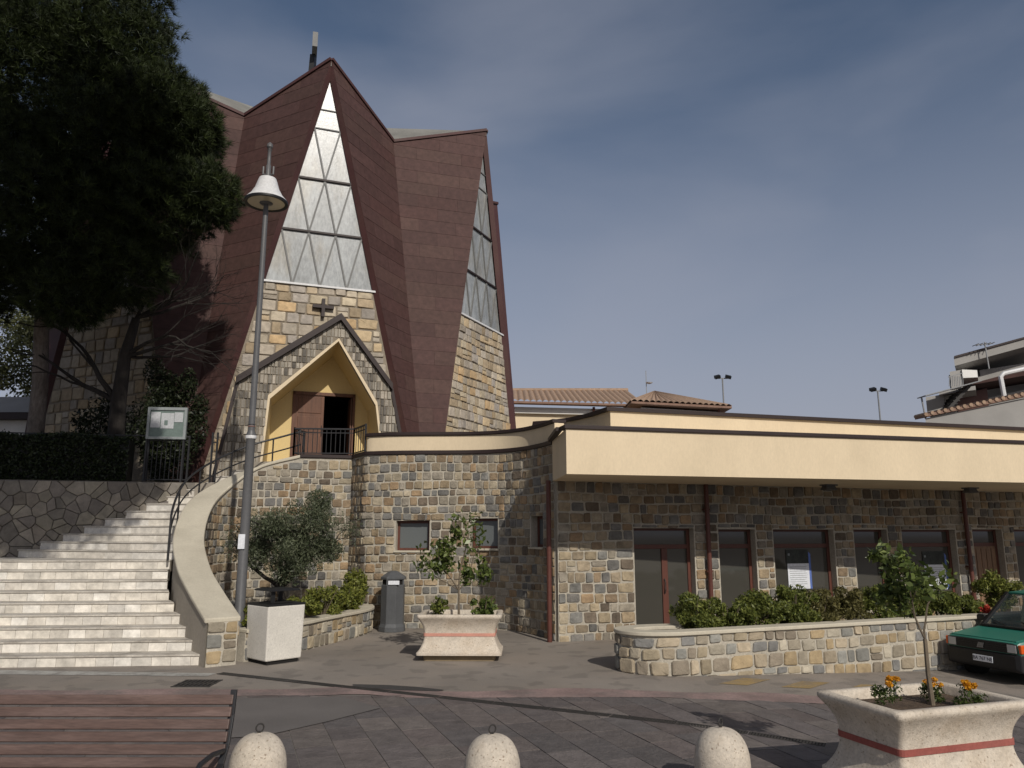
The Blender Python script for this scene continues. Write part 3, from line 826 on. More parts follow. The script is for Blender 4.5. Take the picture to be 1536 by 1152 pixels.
def clip3(poly, axis, val, keep_above):
    out = []
    for i in range(len(poly)):
        p, q = poly[i], poly[(i + 1) % len(poly)]
        dp, dq = (p[axis] - val), (q[axis] - val)
        if not keep_above: dp, dq = -dp, -dq
        if dp >= 0: out.append(p)
        if dp * dq < 0:
            t = dp / (dp - dq); out.append(p + (q - p) * t)
    return out

def plate(parent, A_pt, K_pt, V_pt, outn, detail, side):
    """one triangular folded plate; outn points away from the building"""
    n_ = (K_pt - A_pt).cross(V_pt - A_pt).normalized()
    if n_.dot(outn) < 0: n_ = -n_
    parent = MB().ext([A_pt, K_pt, V_pt], -n_ * .2).build('folded_plate', M_copper_rim, parent)
    if not detail: return
    z = 2.6; row = 0; rr_ = random.Random(int(A_pt.x * 100) + side)
    while z < ZA:
        h = .50
        tri = [A_pt + n_ * .004, K_pt + n_ * .004, V_pt + n_ * .004]
        strip = clip3(clip3(tri, 2, z + .0015, True), 2, z + h - .0015, False)
        z += h; row += 1
        if len(strip) < 3: continue
        # cut each course by one staggered upright seam
        ed = (V_pt - A_pt); ed.z = 0; ed.normalize()
        s_ = [p.dot(ed) for p in strip]; lo_, hi_ = min(s_), max(s_)
        cut = [lo_]
        nn = max(1, round((hi_ - lo_) / 1.6)); off = (row % 2) * .5
        cut += [lo_ + (hi_ - lo_) * (j + off) / nn for j in range(0, nn + 1) if lo_ + .25 < lo_ + (hi_ - lo_) * (j + off) / nn < hi_ - .25] + [hi_]
        for c0, c1 in zip(cut, cut[1:]):
            def cl(poly, val, keep):
                out = []
                for i in range(len(poly)):
                    p, q = poly[i], poly[(i + 1) % len(poly)]
                    dp, dq = p.dot(ed) - val, q.dot(ed) - val
                    if not keep: dp, dq = -dp, -dq
                    if dp >= 0: out.append(p)
                    if dp * dq < 0: out.append(p + (q - p) * (dp / (dp - dq)))
                return out
            pc = cl(cl(strip, c0 + (.003 if c0 > lo_ else 0), True), c1 - (.003 if c1 < hi_ else 0), False) if len(cut) > 2 else strip
            if len(pc) < 3: continue
            zl = min(p.z for p in pc); zh = max(p.z for p in pc)
            topf = [p + n_ * (.006 + .007 * (1 - (p.z - zl) / max(zh - zl, .01)) + rr_.uniform(0, .004)) for p in pc]
            MB().frustum(pc, topf).build('copper_sheet', M_copper, parent)

for i in range(8):
    A = TH + 45 * i; n_, d_ = nd(A); Mc = Vector((CC[0] + n_.x * AP, CC[1] + n_.y * AP, 0))
    vis = i in (0, 1, 7)
    apex = Mc + n_ * .13 + Vector((0, 0, ZA + .06))
    VR = cpt(RV, A + 22.5, ZV); VL = cpt(RV, A - 22.5, ZV)
    KR = cpt(RK_ + .14, A + 22.5, ZK); KL = cpt(RK_ + .14, A - 22.5, ZK)
    folds = MB()
    g = MB().ext([Mc + d_ * (-(ZA - 2.4) * KS) + Vector((0, 0, 2.4)), Mc + d_ * ((ZA - 2.4) * KS) + Vector((0, 0, 2.4)), Mc + d_ * ((ZA - SILL) * KS) + Vector((0, 0, SILL)), Mc + d_ * (-(ZA - SILL) * KS) + Vector((0, 0, SILL))], -n_ * .35)
    if i == 0:      # the front gable stands open behind the porch
        g = MB(); W3 = lambda s, z: Mc + d_ * s + Vector((0, 0, z)); hb = (ZA - 2.4) * KS; h1 = (ZA - 6.65) * KS; h2 = (ZA - SILL) * KS
        g.ext([W3(-hb, 2.4), W3(-1.05, 2.4), W3(-1.05, 6.65), W3(-h1, 6.65)], -n_ * .35)
        g.ext([W3(1.45, 2.4), W3(hb, 2.4), W3(h1, 6.65), W3(1.45, 6.65)], -n_ * .35)
        g.ext([W3(-h1, 6.651), W3(h1, 6.651), W3(h2, SILL), W3(-h2, SILL)], -n_ * .35)
    fac = g.build('stone_gable', M_cmortar, church)
    # plates on both sides of the arm
    plate(church, apex, KR, VR, d_, i in (0, 7), 1)
    plate(church, apex, KL, VL, -d_, i in (0, 1), 2)
    # roof facets
    Ct = Vector((CC[0], CC[1], ZTOP))
    m = MB(); m.add([apex, Ct, VR, apex - Vector((0, 0, .2)), Ct - Vector((0, 0, .2)), VR - Vector((0, 0, .2))], [(0, 1, 2), (5, 4, 3), (0, 2, 5, 3), (1, 4, 5, 2), (0, 3, 4, 1)])
    m.build('roof_slope', M_roofg, church)
    m = MB(); m.add([apex, Ct, VL, apex - Vector((0, 0, .2)), Ct - Vector((0, 0, .2)), VL - Vector((0, 0, .2))], [(0, 1, 2), (5, 4, 3), (0, 2, 5, 3), (1, 4, 5, 2), (0, 3, 4, 1)])
    m.build('roof_slope', M_roofg, church)
    e_ = MB(); up = Vector((0, 0, .04))
    e_.bar(apex + up, VR + up, .14, .10); e_.bar(apex + up, VL + up, .14, .10)
    e_.build('roof_edge', M_copper_rim, church)
    # glazing: a grid of triangles, four rows
    rows = 4; dz = (ZA - .55 - SILL) / rows; gp = lambda s, z, o=0: Mc + d_ * s + n_ * o + Vector((0, 0, z))
    hw = (ZA - .35 - SILL) * KS * .985
    if vis:
        win = MB().ext([gp(-hw, SILL + .0, -.14), gp(hw, SILL + .0, -.14), gp(0, ZA - .4, -.14)], -n_ * .05).build('glazed_gable', M_dark, church)
        def GP(r_, j):      # vertex j of level r_ (0 = base with rows segments)
            k = rows - r_
            x = -hw * k / rows + (2 * hw * k / rows) * (j / k if k else 0)
            return x, SILL + dz * r_
        for r_ in range(rows):
            k = rows - r_
            tris = [[GP(r_, j), GP(r_, j + 1), GP(r_ + 1, j)] for j in range(k)] + [[GP(r_, j + 1), GP(r_ + 1, j + 1), GP(r_ + 1, j)] for j in range(k - 1)]
            for t3 in tris:
                cx = sum(p[0] for p in t3) / 3; cz = sum(p[1] for p in t3) / 3
                sh = [gp(cx + (x - cx) * .975, cz + (z - cz) * .975, -.09) for x, z in t3]
                MB().ext(sh, n_ * .03).build('pane', M_frost, win)
        for r_ in range(rows):
            k = rows - r_
            for j in range(k):
                a, b, c = GP(r_, j), GP(r_, j + 1), GP(r_ + 1, j)
                if j > 0: MB().bar(gp(*a, -.04), gp(*c, -.04), .038, .05).build('glazing_bar', M_lead, win)
                if j < k - 1: MB().bar(gp(*b, -.038), gp(*c, -.038), .038, .05).build('glazing_bar', M_lead, win)
            a, b = GP(r_, 0), GP(r_, k)
            if r_ in (1, 2): MB().bar(gp(*a, -.025), gp(*b, -.025), .06, .06).build('transom', M_trim, win)
            elif r_ == 3: MB().bar(gp(*a, -.04), gp(*b, -.04), .035, .035).build('glazing_bar', M_lead, win)
        a, b = (-hw * .62 / 4, SILL + dz * 3.38), (hw * .62 / 4, SILL + dz * 3.38)
        MB().bar(gp(*a, -.04), gp(*b, -.04), .03, .03).build('glazing_bar', M_lead, win)
    else:
        MB().ext([gp(-hw, SILL, -.2), gp(hw, SILL, -.2), gp(0, ZA - .4, -.2)], n_ * .04).build('glazed_gable', M_frost, church)
    hs = (ZA - SILL) * KS
    MB().ext([gp(-hs, SILL - .02, -.2), gp(hs, SILL - .02, -.2), gp(hs, SILL - .02, .07), gp(-hs, SILL - .02, .07)], (0, 0, .06)).build('sill', M_lampw, church)
    # stone blocks
    if vis:
        pa = Path([tuple((Mc + d_ * -3.4)[:2]), tuple((Mc + d_ * 3.4)[:2])])
        zlim = lambda u: ZA - (abs(u - 3.4) + .06) / KS
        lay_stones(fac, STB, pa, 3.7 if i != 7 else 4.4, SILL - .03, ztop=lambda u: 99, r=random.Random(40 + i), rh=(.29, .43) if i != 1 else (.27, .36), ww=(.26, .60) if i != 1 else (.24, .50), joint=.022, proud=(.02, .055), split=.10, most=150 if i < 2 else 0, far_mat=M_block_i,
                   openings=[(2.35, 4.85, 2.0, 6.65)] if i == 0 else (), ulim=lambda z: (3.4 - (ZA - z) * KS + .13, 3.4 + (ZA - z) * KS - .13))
# cross on the front gable
n0, d0 = nd(TH); M0 = Vector((CC[0] + n0.x * AP, CC[1] + n0.y * AP, 0))
cz = 8.90; cs = .12
m = MB()
fp = lambda s, z, o: M0 + d0 * s + n0 * o + Vector((0, 0, z))
m.ext([fp(cs - .05, cz - .27, .05), fp(cs + .05, cz - .27, .05), fp(cs + .05, cz + .30, .05), fp(cs - .05, cz + .30, .05)], n0 * .14)
m.ext([fp(cs - .32, cz + .0, .055), fp(cs + .32, cz + .0, .055), fp(cs + .32, cz + .10, .055), fp(cs - .32, cz + .10, .055)], n0 * .13)
m.build('wall_cross', M_trim, church)
# rooftop cross, seen nearly edge-on
m = MB(); bx, by = CC
m.bar((bx - .12, by, 19.6), (bx + .02, by, 23.1), .30, .22); m.build('roof_cross', M_black, church)
MB().box((bx + .06, by, 23.45), (1.5, .22, .70), rz=R(106.1), ).build('roof_cross_head', M_lead, church)

# ------------------------------------------------------------------ church porch
porch = thing('porch', (-5.19, 20.65, 3.86), 'gabled stone-clad porch with yellow inner walls at the church door', 'porch')
PP = Vector((-5.19, 20.65, 0))
pp = lambda s, z, o=0: PP + d0 * s + n0 * o + Vector((0, 0, z))
OUT = [(-2.63, 3.2), (-2.17, 6.02), (.40, 7.95), (1.85, 6.12), (2.49, 3.2)]
INN = [(-1.50, 3.2), (-1.36, 5.62), (.37, 7.35), (1.46, 5.60), (1.81, 3.2)]
BK = [(-1.30, 3.7), (-1.22, 5.66), (.40, 7.22), (1.46, 5.64), (1.66, 3.7)]   # where the inner reveal meets the door wall, 1.4 m behind
D_ = 2.36
m = MB()
for i in range(4):
    a, b, c, e = OUT[i], OUT[i + 1], INN[i + 1], INN[i]
    m.ext([pp(*a), pp(*b), pp(*c), pp(*e)], -n0 * .12)
    m.ext([pp(*a, -.12), pp(*b, -.12), pp(*b, -D_), pp(*a, -D_)], (pp(0, 0) - pp(0, 0)) + (d0 * (.03 if i in (0,) else -.03) + Vector((0, 0, -.03))))
m.build('shell', M_cmortar, porch)
m = MB()
for i in range(4):
    a, b = INN[i], INN[i + 1]; a2, b2 = BK[i], BK[i + 1]
    m.add([pp(*a, .03), pp(*b, .03), pp(*b2, -1.4), pp(*a2, -1.4)], [(0, 1, 2, 3)])
m.build('reveal', M_creamy, porch)
# yellow lip round the opening
m = MB()
for i in range(4):
    a, b = INN[i], INN[i + 1]
    f2 = lambda p: (p[0] + (p[0] - .2) * .035, p[1] + (.09 if p[1] > 5 else 0))
    m.ext([pp(*a, .02), pp(*b, .02), pp(*f2(b), .02), pp(*f2(a), .02)], n0 * .015)
m.build('opening_lip', M_cream, porch)
# door wall with its opening
DL, DR, DT = -.68, 1.10, 6.12
m = MB()
for poly in ([(-1.32, 3.7), (DL, 3.7), (DL, DT), (-.74, DT), (-1.24, 5.64)], [(DR, 3.7), (1.68, 3.7), (1.48, 5.62), (DR + .04, DT), (DR, DT)], [(-.74, DT + .001), (DR + .04, DT + .001), (.40, 7.24)]):
    m.ext([pp(s, z, -1.4) for s, z in poly], -n0 * .12)
m.build('door_wall', M_creamy, porch)
fr = MB()
for (s0, s1, z0, z1) in ((DL, DL + .07, 3.86, DT), (DR - .07, DR, 3.86, DT), (DL, DR, DT - .09, DT)):
    fr.ext([pp(s0, z0, -1.36), pp(s1, z0, -1.36), pp(s1, z1, -1.36), pp(s0, z1, -1.36)], -n0 * .1)
fr.build('door_frame', M_wood, porch)
sm = (DL + DR) / 2
leaf = MB().ext([pp(DL + .07, 3.87, -1.40), pp(sm, 3.87, -1.40), pp(sm, DT - .09, -1.40), pp(DL + .07, DT - .09, -1.40)], -n0 * .05).build('door', M_wood, porch)
for z0, z1 in ((4.0, 4.85), (4.95, 5.40), (5.50, 5.97)):
    MB().ext([pp(DL + .16, z0, -1.385), pp(sm - .08, z0, -1.385), pp(sm - .08, z1, -1.385), pp(DL + .16, z1, -1.385)], -n0 * .02).build('door_panel', M_wood, leaf, bevel=.012)
MB().tube([pp(sm - .05, 4.85, -1.37), pp(sm - .05, 5.0, -1.33), pp(sm - .05, 5.15, -1.37)], .012, 6).build('handle', M_castiron, leaf)
op = MB().ext([pp(DR - .08, 3.87, -1.45), pp(DR - .12, 3.87, -1.45), pp(DR - .12, DT - .1, -1.45), pp(DR - .08, DT - .1, -1.45)], -n0 * .62).build('open_door', M_wood, porch)
m = MB()   # dark nave seen through the open leaf
q0, q1, q2, q3 = pp(DL - .3, 0, -1.54), pp(DR + .3, 0, -1.54), pp(DR + .3, 0, -6.5), pp(DL - .3, 0, -6.5)
for a, b in ((q0, q3), (q1, q2), (q3, q2)):
    m.add([a + Vector((0, 0, 3.7)), b + Vector((0, 0, 3.7)), b + Vector((0, 0, 6.6)), a + Vector((0, 0, 6.6))], [(0, 1, 2, 3)])
m.add([q + Vector((0, 0, 6.6)) for q in (q0, q1, q2, q3)], [(0, 1, 2, 3)])
m.add([q + Vector((0, 0, 3.84)) for q in (q0, q1, q2, q3)], [(0, 1, 2, 3)])
m.build('vestibule', M_dark, porch)
# roof and edge trims
m = MB()
for a, b in ((OUT[1], OUT[2]), (OUT[2], OUT[3])):
    a_, b_ = Vector((a[0], a[1])), Vector((b[0], b[1])); dv = (b_ - a_).normalized()
    a2 = a_ - dv * (.10 if a is OUT[1] else 0.0); b2 = b_ + dv * (.10 if b is OUT[3] else 0.0)
    up = .19
    m.ext([pp(a2.x, a2.y + .0, .14), pp(b2.x, b2.y + .0, .14), pp(b2.x, b2.y + up, .14), pp(a2.x, a2.y + up, .14)], -n0 * (D_ + .14))
m.build('porch_roof', M_trim, porch)
m = MB()
for a, b, s_ in ((OUT[0], OUT[1], -1), (OUT[3], OUT[4], 1)):
    MB().ext([pp(a[0], a[1], .05), pp(b[0], b[1], .05), pp(b[0] + .09 * s_, b[1], .05), pp(a[0] + .09 * s_, a[1], .05)], -n0 * .2).build('side_trim', M_trim, porch)
# thin upright stone slivers
def in_poly(x, y, P_):
    c = False; j = len(P_) - 1
    for i in range(len(P_)):
        if (P_[i][1] > y) != (P_[j][1] > y) and x < (P_[j][0] - P_[i][0]) * (y - P_[i][1]) / (P_[j][1] - P_[i][1]) + P_[i][0]: c = not c
        j = i
    return c
m = MB(); rs = random.Random(77); z = 3.22
lipP = [(p[0] + (p[0] - .2) * .04, p[1] + (.1 if p[1] > 5 else 0)) for p in INN]
while z < 7.9:
    h = rs.uniform(.16, .26); s = -2.7
    while s < 2.55:
        w = rs.uniform(.06, .13)
        cs_ = [(s + .004, z + .004), (s + w - .004, z + .004), (s + w - .004, z + h - .004), (s + .004, z + h - .004)]
        cm_ = (s + w / 2, z + h / 2)
        if in_poly(*cm_, OUT) and not in_poly(*cm_, lipP) and not all(in_poly(*p, lipP) for p in cs_[:2]):
            pr = rs.uniform(.01, .045)
            m.frustum([pp(*p, -.01) for p in cs_], [pp(s + w / 2 + (p[0] - s - w / 2) * .8, z + h / 2 + (p[1] - z - h / 2) * .9, pr) for p in cs_])
        s += w
    z += h
tag(m.build('stone_cladding', M_sliver, porch), kind='stuff')

# ------------------------------------------------------------------ curved annex
annex = thing('curved_annex', (-1.0, 17.9, 0), 'curved low stone building with three small windows under a cream parapet band', 'building')
AX = cr([(-3.45, 18.2), (-2.9, 18.05), (-2.26, 17.98), (-1.5, 17.95), (-.85, 17.88), (-.27, 17.65), (.22, 17.2), (.58, 16.6), (.86, 15.85)], 8)
apath = Path([(-3.94, 19.0), (-3.70, 18.6), (-3.47, 18.22)] + AX[1:])
ua = lambda x, y: apath.near((x, y))
AOP = [(ua(-2.68, 18.0), ua(-1.89, 17.96), 1.70, 2.38), (ua(-.95, 17.9), ua(-.32, 17.68), 1.75, 2.43), (ua(.42, 16.92), ua(.66, 16.42), 1.80, 2.46)]
wall_body('wall_core', apath, -.15, lambda u: 3.92, .34, M_mortar, annex, openings=AOP, step=.12)
lay_stones(annex, STN, apath, 0.0, 3.90, openings=[(a - .03, b + .03, c - .03, d + .02) for a, b, c, d in AOP], r=random.Random(31), ww=(.125, .285), rh=(.145, .225), joint=.014)
u_s = 1.0
ribbon('lower_trim', apath, lambda u: 3.91, .05, .3, .09, M_trim, annex, step=.12)
ribbon('parapet_band', apath, lambda u: 4.0, -.03, .25, .36, M_cream, annex, step=.12, u0=.85)
ribbon('upper_trim', apath, lambda u: 4.36, .02, .3, .08, M_trim, annex, step=.12, u0=.85)
rp_ = [tuple(apath.at(apath.L * k / 24)) for k in range(25)]
MB().prism([(p[0] , p[1] + .2) for p in rp_ if p[0] < .8] + [(.75, 20.0), (-3.9, 20.0)], 3.7, 4.05).build('flat_roof', M_roofg, annex)
for (a, b, c, d) in AOP:
    k = 4; off = -.16
    def ap(u, z, o):
        p = apath.at(u); t = apath.tan((a + b) / 2); return Vector((p[0] + t[1] * o, p[1] - t[0] * o, z))
    w = MB(); fw = .06
    for (u0_, u1_, z0_, z1_) in ((a, a + fw, c, d), (b - fw, b, c, d), (a + fw, b - fw, c, c + fw), (a + fw, b - fw, d - fw, d)):
        w.ext([ap(u0_, z0_, off), ap(u1_, z0_, off), ap(u1_, z1_, off), ap(u0_, z1_, off)], ap(a, 0, -.05) - ap(a, 0, 0))
    win = w.build('window', M_frame, annex)
    MB().ext([ap(a + fw - .005, c + fw - .005, off - .02), ap(b - fw + .005, c + fw - .005, off - .02), ap(b - fw + .005, d - fw + .005, off - .02), ap(a + fw - .005, d - fw + .005, off - .02)], ap(a, 0, -.012) - ap(a, 0, 0)).build('pane', M_glassg, win)
    MB().ext([ap(a - .04, c - .035, .055), ap(b + .04, c - .035, .055), ap(b + .04, c - .035, -.2), ap(a - .04, c - .035, -.2)], (0, 0, .04)).build('sill', M_cap, win)
m = MB(); q = apath.at(apath.L - .02); 
for dz_, rr0 in ((0, 0),):
    m.tube([(.74, 15.72, 3.15), (.74, 15.72, 0.0)], .05, 10)
m.build('downpipe', M_pipe, annex, smooth=True)

# ------------------------------------------------------------------ parish hall with canopy
HW0 = Vector((1.55, 15.97, 0)); hd = Vector((math.cos(R(19.4)), math.sin(R(19.4)), 0)); hn = Vector((hd.y, -hd.x, 0))
hall = thing('parish_hall', (6.0, 17.5, -.2), 'long low stone hall with deep cream canopy, brown-framed windows and flat roof', 'building')
H0 = -.67; HL = 17.0
hp = lambda s, z, o=0: HW0 + hd * s + hn * o + Vector((0, 0, z))
hpath = Path([tuple(hp(H0, 0)[:2]), tuple(hp(HL, 0)[:2])])
OPN = [(1.05, 2.50, -.35, 2.20, 'door2'), (3.12, 4.07, .35, 2.18, 'win'), (4.55, 6.23, .35, 2.18, 'win'), (6.81, 7.80, .35, 2.18, 'win'), (8.25, 9.95, .35, 2.18, 'win'), (10.52, 11.52, -.45, 2.19, 'door1'), (11.94, 13.4, .35, 2.19, 'win')]
hop = [(a - H0, b - H0, c, d) for a, b, c, d, t in OPN]
wall_body('wall_core', hpath, -.8, lambda u: 3.16, .34, M_mortar, hall, openings=hop, step=2.0)
lay_stones(hall, STN, hpath, -.05, 3.15, openings=[(a - .02, b + .02, c - .03, d + .02) for a, b, c, d in hop], r=random.Random(51), ww=(.15, .32), rh=(.16, .235), u1=14.6, zbot=None, split=.08, joint=.014)
for (a, b, c, d, typ) in OPN:
    off = -.17; fw = .075
    box_ = lambda mb, s0, s1, z0, z1, o, t: mb.ext([hp(s0, z0, o), hp(s1, z0, o), hp(s1, z1, o), hp(s0, z1, o)], -hn * t)
    w = MB(); tr = 1.86
    for r4 in ((a, a + fw, c, d), (b - fw, b, c, d), (a + fw, b - fw, d - .05, d), (a + fw, b - fw, tr - .09, tr), (a + fw, b - fw, c, c + fw)): box_(w, *r4, off, .06)
    if typ == 'door2':
        mid = a + (b - a) * .56; box_(w, mid - .07, mid + .07, c + fw, tr - .09, off + .002, .06)
    win = w.build('door' if typ != 'win' else 'window', M_frame, hall, bevel=.006)
    box_(pn := MB(), a + fw - .004, b - fw + .004, tr - .004, d - .046, off - .03, .012); pn.build('transom_pane', M_glassd, win)
    if typ == 'door1':
        box_(pn := MB(), a + fw, b - fw, c + fw, tr - .09, off - .01, .045); lf = pn.build('door_leaf', M_woodl, win)
        for kx in range(5):
            s_ = a + fw + (b - a - 2 * fw) * (kx + .5) / 5
            box_(pk := MB(), s_ - .07, s_ + .07, c + fw + .05, tr - .14, off + .004, .012); pk.build('board', M_woodl, win, bevel=.004)
    elif typ == 'door2':
        for s0, s1 in ((a + fw, mid - .07), (mid + .07, b - fw)):
            box_(pn := MB(), s0 - .004, s1 + .004, c + fw - .004, tr - .086, off - .03, .012); pn.build('pane', M_glassd, win)
        MB().tube([hp(mid - .03, .85, off + .02), hp(mid - .03, .92, off + .06), hp(mid - .03, 1.08, off + .06), hp(mid - .03, 1.15, off + .02)], .012, 6).build('handle', M_castiron, win)
    else:
        box_(pn := MB(), a + fw - .004, b - fw + .004, c + fw - .004, tr - .086, off - .03, .012); pn.build('pane', M_glassd, win)
        MB().ext([hp(a - .03, c - .04, .06), hp(b + .03, c - .04, .06), hp(b + .03, c - .04, -.2), hp(a - .03, c - .04, -.2)], (0, 0, .045)).build('sill', M_cap, win)
# canopy
CF = Vector((.98, 13.8, 0)); cd = Vector((math.cos(R(13.8)), math.sin(R(13.8)), 0)); cn = Vector((cd.y, -cd.x, 0))
CE = CF + cd * 17.5; bk = hp(HL, 0, -.1)
cpoly = [tuple(CF[:2]), tuple(CE[:2]), (bk.x, bk.y), tuple(hp(H0, 0, -.1)[:2]), (.83, 15.75)]
MB().prism(cpoly, 3.14, 3.955).build('canopy', M_cream, hall)
m = MB(); z0, z1 = 3.955, 4.03
a = CF + cn * .04 - cd * .04; b = CE + cn * .04
m.ext([a + Vector((0, 0, z0)), b + Vector((0, 0, z0)), b - cn * .34 + Vector((0, 0, z0)), a - cn * .34 + Vector((0, 0, z0))], (0, 0, z1 - z0))
m.build('canopy_trim', M_trim, hall, bevel=.01)
m = MB(); c0 = Vector((.98, 13.8, 0)) - cd * .04 + cn * -.3; c1 = Vector((.80, 15.8, 0))
m.bar(c0 + Vector((0, 0, 3.99)), c1 + Vector((0, 0, 3.99)), .12, .07); m.build('canopy_side_trim', M_trim, hall)
# upper parapet
up_poly = [(2.1, 16.2)] + [(18, 20.9), (18, 26), (.6, 26), (.6, 18.35), (.95, 18.15), (1.41, 17.7), (1.8, 17.0)]
MB().prism(up_poly, 3.5, 4.66).build('upper_wall', M_cream, hall)
m = MB(); inn = [(2.02, 16.12), (18.1, 20.82), (18.1, 26), (.5, 26), (.5, 18.3), (.9, 18.08), (1.34, 17.64), (1.72, 16.95)]
m.prism(inn, 4.66, 4.74); m.build('upper_trim', M_trim, hall)
MB().prism([tuple(hp(H0 + .3, 0, -.36)[:2]), tuple(hp(HL - .3, 0, -.36)[:2]), tuple(hp(HL - .3, 0, -5)[:2]), tuple(hp(H0 + 2, 0, -5)[:2])], -.6, -.45).build('floor', M_plaster_g, hall)
m = MB()
m.ext([hp(HL - .1, -.8, -.34), hp(HL - .1, 3.2, -.34), hp(HL - .1, 3.2, -6), hp(HL - .1, -.8, -6)], hd * .1)
m.ext([hp(H0, -.8, -6), hp(HL, -.8, -6), hp(HL, 3.5, -6), hp(H0, 3.5, -6)], -hn * .1)
m.build('back_wall', M_mortar, hall)
for s_ in (2.79, 10.22):
    m = MB(); m.tube([hp(s_, 3.14, .11), hp(s_, -.4, .11)], .05, 10)
    for z_ in (2.6, 1.3, .2): m.box(hp(s_, z_, .07), (.14, .10, .03), rz=R(19.4))
    m.build('downpipe', M_pipe, hall, smooth=True)
for s_, o_ in ((5.35, .95), (9.3, 1.1)):
    p = hp(s_, 0, o_); m = MB()
    m.box((p.x, p.y, 3.125), (.30, .22, .03), rz=R(19.4)); m.frustum([Vector((p.x, p.y, 3.02)) + hd * x * .15 + hn * y * .1 for x, y in ((-1, -1), (1, -1), (1, 1), (-1, 1))], [Vector((p.x, p.y, 3.11)) + hd * x * .11 + hn * y * .07 for x, y in ((-1, -1), (1, -1), (1, 1), (-1, 1))])
    m.build('canopy_light', M_lampg, hall)

# posters on the hall windows
def poster(s0, s1, z0, z1, zs, label):
    p = hp((s0 + s1) / 2, z0, -.19); t = thing('poster', p, label, 'poster')
    o = -.185
    MB().ext([hp(s0, z0, o), hp(s1, z0, o), hp(s1, zs, o), hp(s0, zs, o)], hn * .004).build('text_sheet', M_sheet, t)
    MB().ext([hp(s0 - .02, zs, o), hp(s1, zs, o), hp(s1, z1, o), hp(s0 - .02, z1, o)], hn * .004).build('picture', M_print, t)
    m_ = MB()
    m_.box(hp(s0 + .05, zs + .2, o + .006), (.05, .003, .05), rz=R(19.4))
    m_.build('picture_highlight', M_boardg, t)
    MB().ext([hp(s1, z0, o), hp(s1 + .06, z0, o), hp(s1 + .06, z1 - .1, o), hp(s1, z1 - .04, o)], hn * .003).build('edge_strip', M_blue, t)
    lines = MB(); rl = random.Random(int(s0 * 10)); z = zs - .08; k = 0
    while z > z0 + .06:
        lines.ext([hp(s0 + .05, z, o + .0055), hp(s1 - .05 - rl.uniform(0, .12), z, o + .0055), hp(s1 - .05 - rl.uniform(0, .05), z + .010, o + .0055), hp(s0 + .05, z + .010, o + .0055)], hn * .0008)
        z -= .047; k += 1
    lines.build('print_lines', M_boardg, t)
poster(5.03, 5.62, .86, 1.73, 1.42, 'white printed notice taped inside the wide hall window nearest the double door')
poster(9.05, 9.72, .75, 1.66, 1.34, 'white printed notice low in the wide hall window behind the sapling')

# ------------------------------------------------------------------ railings
def smooth_rail(pts, r, n=8): return MB().tube(pts, r, n)
rail = thing('stair_railing', (-6.9, 16.0, 1.6), 'black iron handrail following the inner curve of the stair parapet', 'railing')
ri = offset2(c2, -.36); i0 = min(range(len(capc)), key=lambda i: abs(capc[i][1] - 15.75))
top_p = [(ri[i][0], ri[i][1], capc[i][2] + .42 + .28 * (i - i0) / (len(capc) - i0)) for i in range(i0, len(capc))]
low_p = [(p[0], p[1], p[2] - .34) for p in top_p]
MB().tube([(top_p[0][0], top_p[0][1], 1.56)] + top_p, .024, 8).build('handrail', M_iron, rail, smooth=True)
MB().tube(low_p, .018, 8).build('lower_rail', M_iron, rail, smooth=True)
for k in (6, 13, 20, 27):
    if k < len(top_p): MB().bar(top_p[k], (top_p[k][0], top_p[k][1], top_p[k][2] - .95), .03).build('post', M_iron, rail)
tr_ = thing('terrace_railing', (-4.6, 18.9, 3.95), 'black iron balustrade with upright bars on the terrace before the church door', 'railing')
def balustrade(parent, a, b, z0, z1, n):
    a = Vector((*a, 0)); b = Vector((*b, 0)); zz = lambda p, z: Vector((p.x, p.y, z))
    MB().bar(zz(a, z1), zz(b, z1), .045, .035).build('top_rail', M_iron, parent)
    MB().bar(zz(a, z0 + .07), zz(b, z0 + .07), .03, .025).build('bottom_rail', M_iron, parent)
    MB().bar(zz(a, z1 - .10), zz(b, z1 - .10), .025, .02).build('mid_rail', M_iron, parent)
    for p in (a, b): MB().bar(zz(p, z0), zz(p, z1 + .03), .04).build('post', M_iron, parent)
    for k in range(1, n):
        p = a + (b - a) * k / n; MB().bar(zz(p, z0 + .07), zz(p, z1), .016).build('bar', M_iron, parent)
balustrade(tr_, (-5.42, 19.0), (-3.96, 19.12), 3.98, 4.66, 13)
balustrade(tr_, (-3.96, 19.12), (-3.52, 18.34), 3.98, 4.66, 5)
balustrade(tr_, (-5.42, 19.0), (-5.36, 19.7), 3.98, 4.66, 6)
gate = thing('garden_gate', (-8.35, 18.7, 3.3), 'dark iron gate with upright bars below the noticeboard', 'gate')
balustrade(gate, (-8.85, 18.62), (-7.92, 18.75), 3.3, 4.42, 9)
g2 = thing('gate_post', (-7.35, 18.9, 3.3), 'pair of dark iron gate uprights at the top of the stairs', 'post')
for x_ in (-7.42, -7.30): MB().bar((x_, 18.92, 3.28), (x_, 18.92, 4.55), .04).build('upright', M_iron, g2)
MB().bar((-7.42, 18.92, 4.3), (-7.30, 18.92, 4.3), .03).build('crosspiece', M_iron, g2)
fr_ = thing('hedge_rail', (-12, 18.6, 4.3), 'thin dark iron rail running along the top of the hedge', 'railing')
MB().bar((-16, 17.6, 4.47), (-8.9, 18.95, 4.47), .03).build('rail', M_iron, fr_)
for k in range(6): MB().bar((-15.5 + 1.3 * k, 17.7 + .247 * k, 3.2), (-15.5 + 1.3 * k, 17.7 + .247 * k, 4.47), .03).build('post', M_iron, fr_)
nb = thing('noticeboard', (-8.38, 18.55, 4.3), 'grey framed noticeboard with white papers above the iron gate', 'noticeboard')
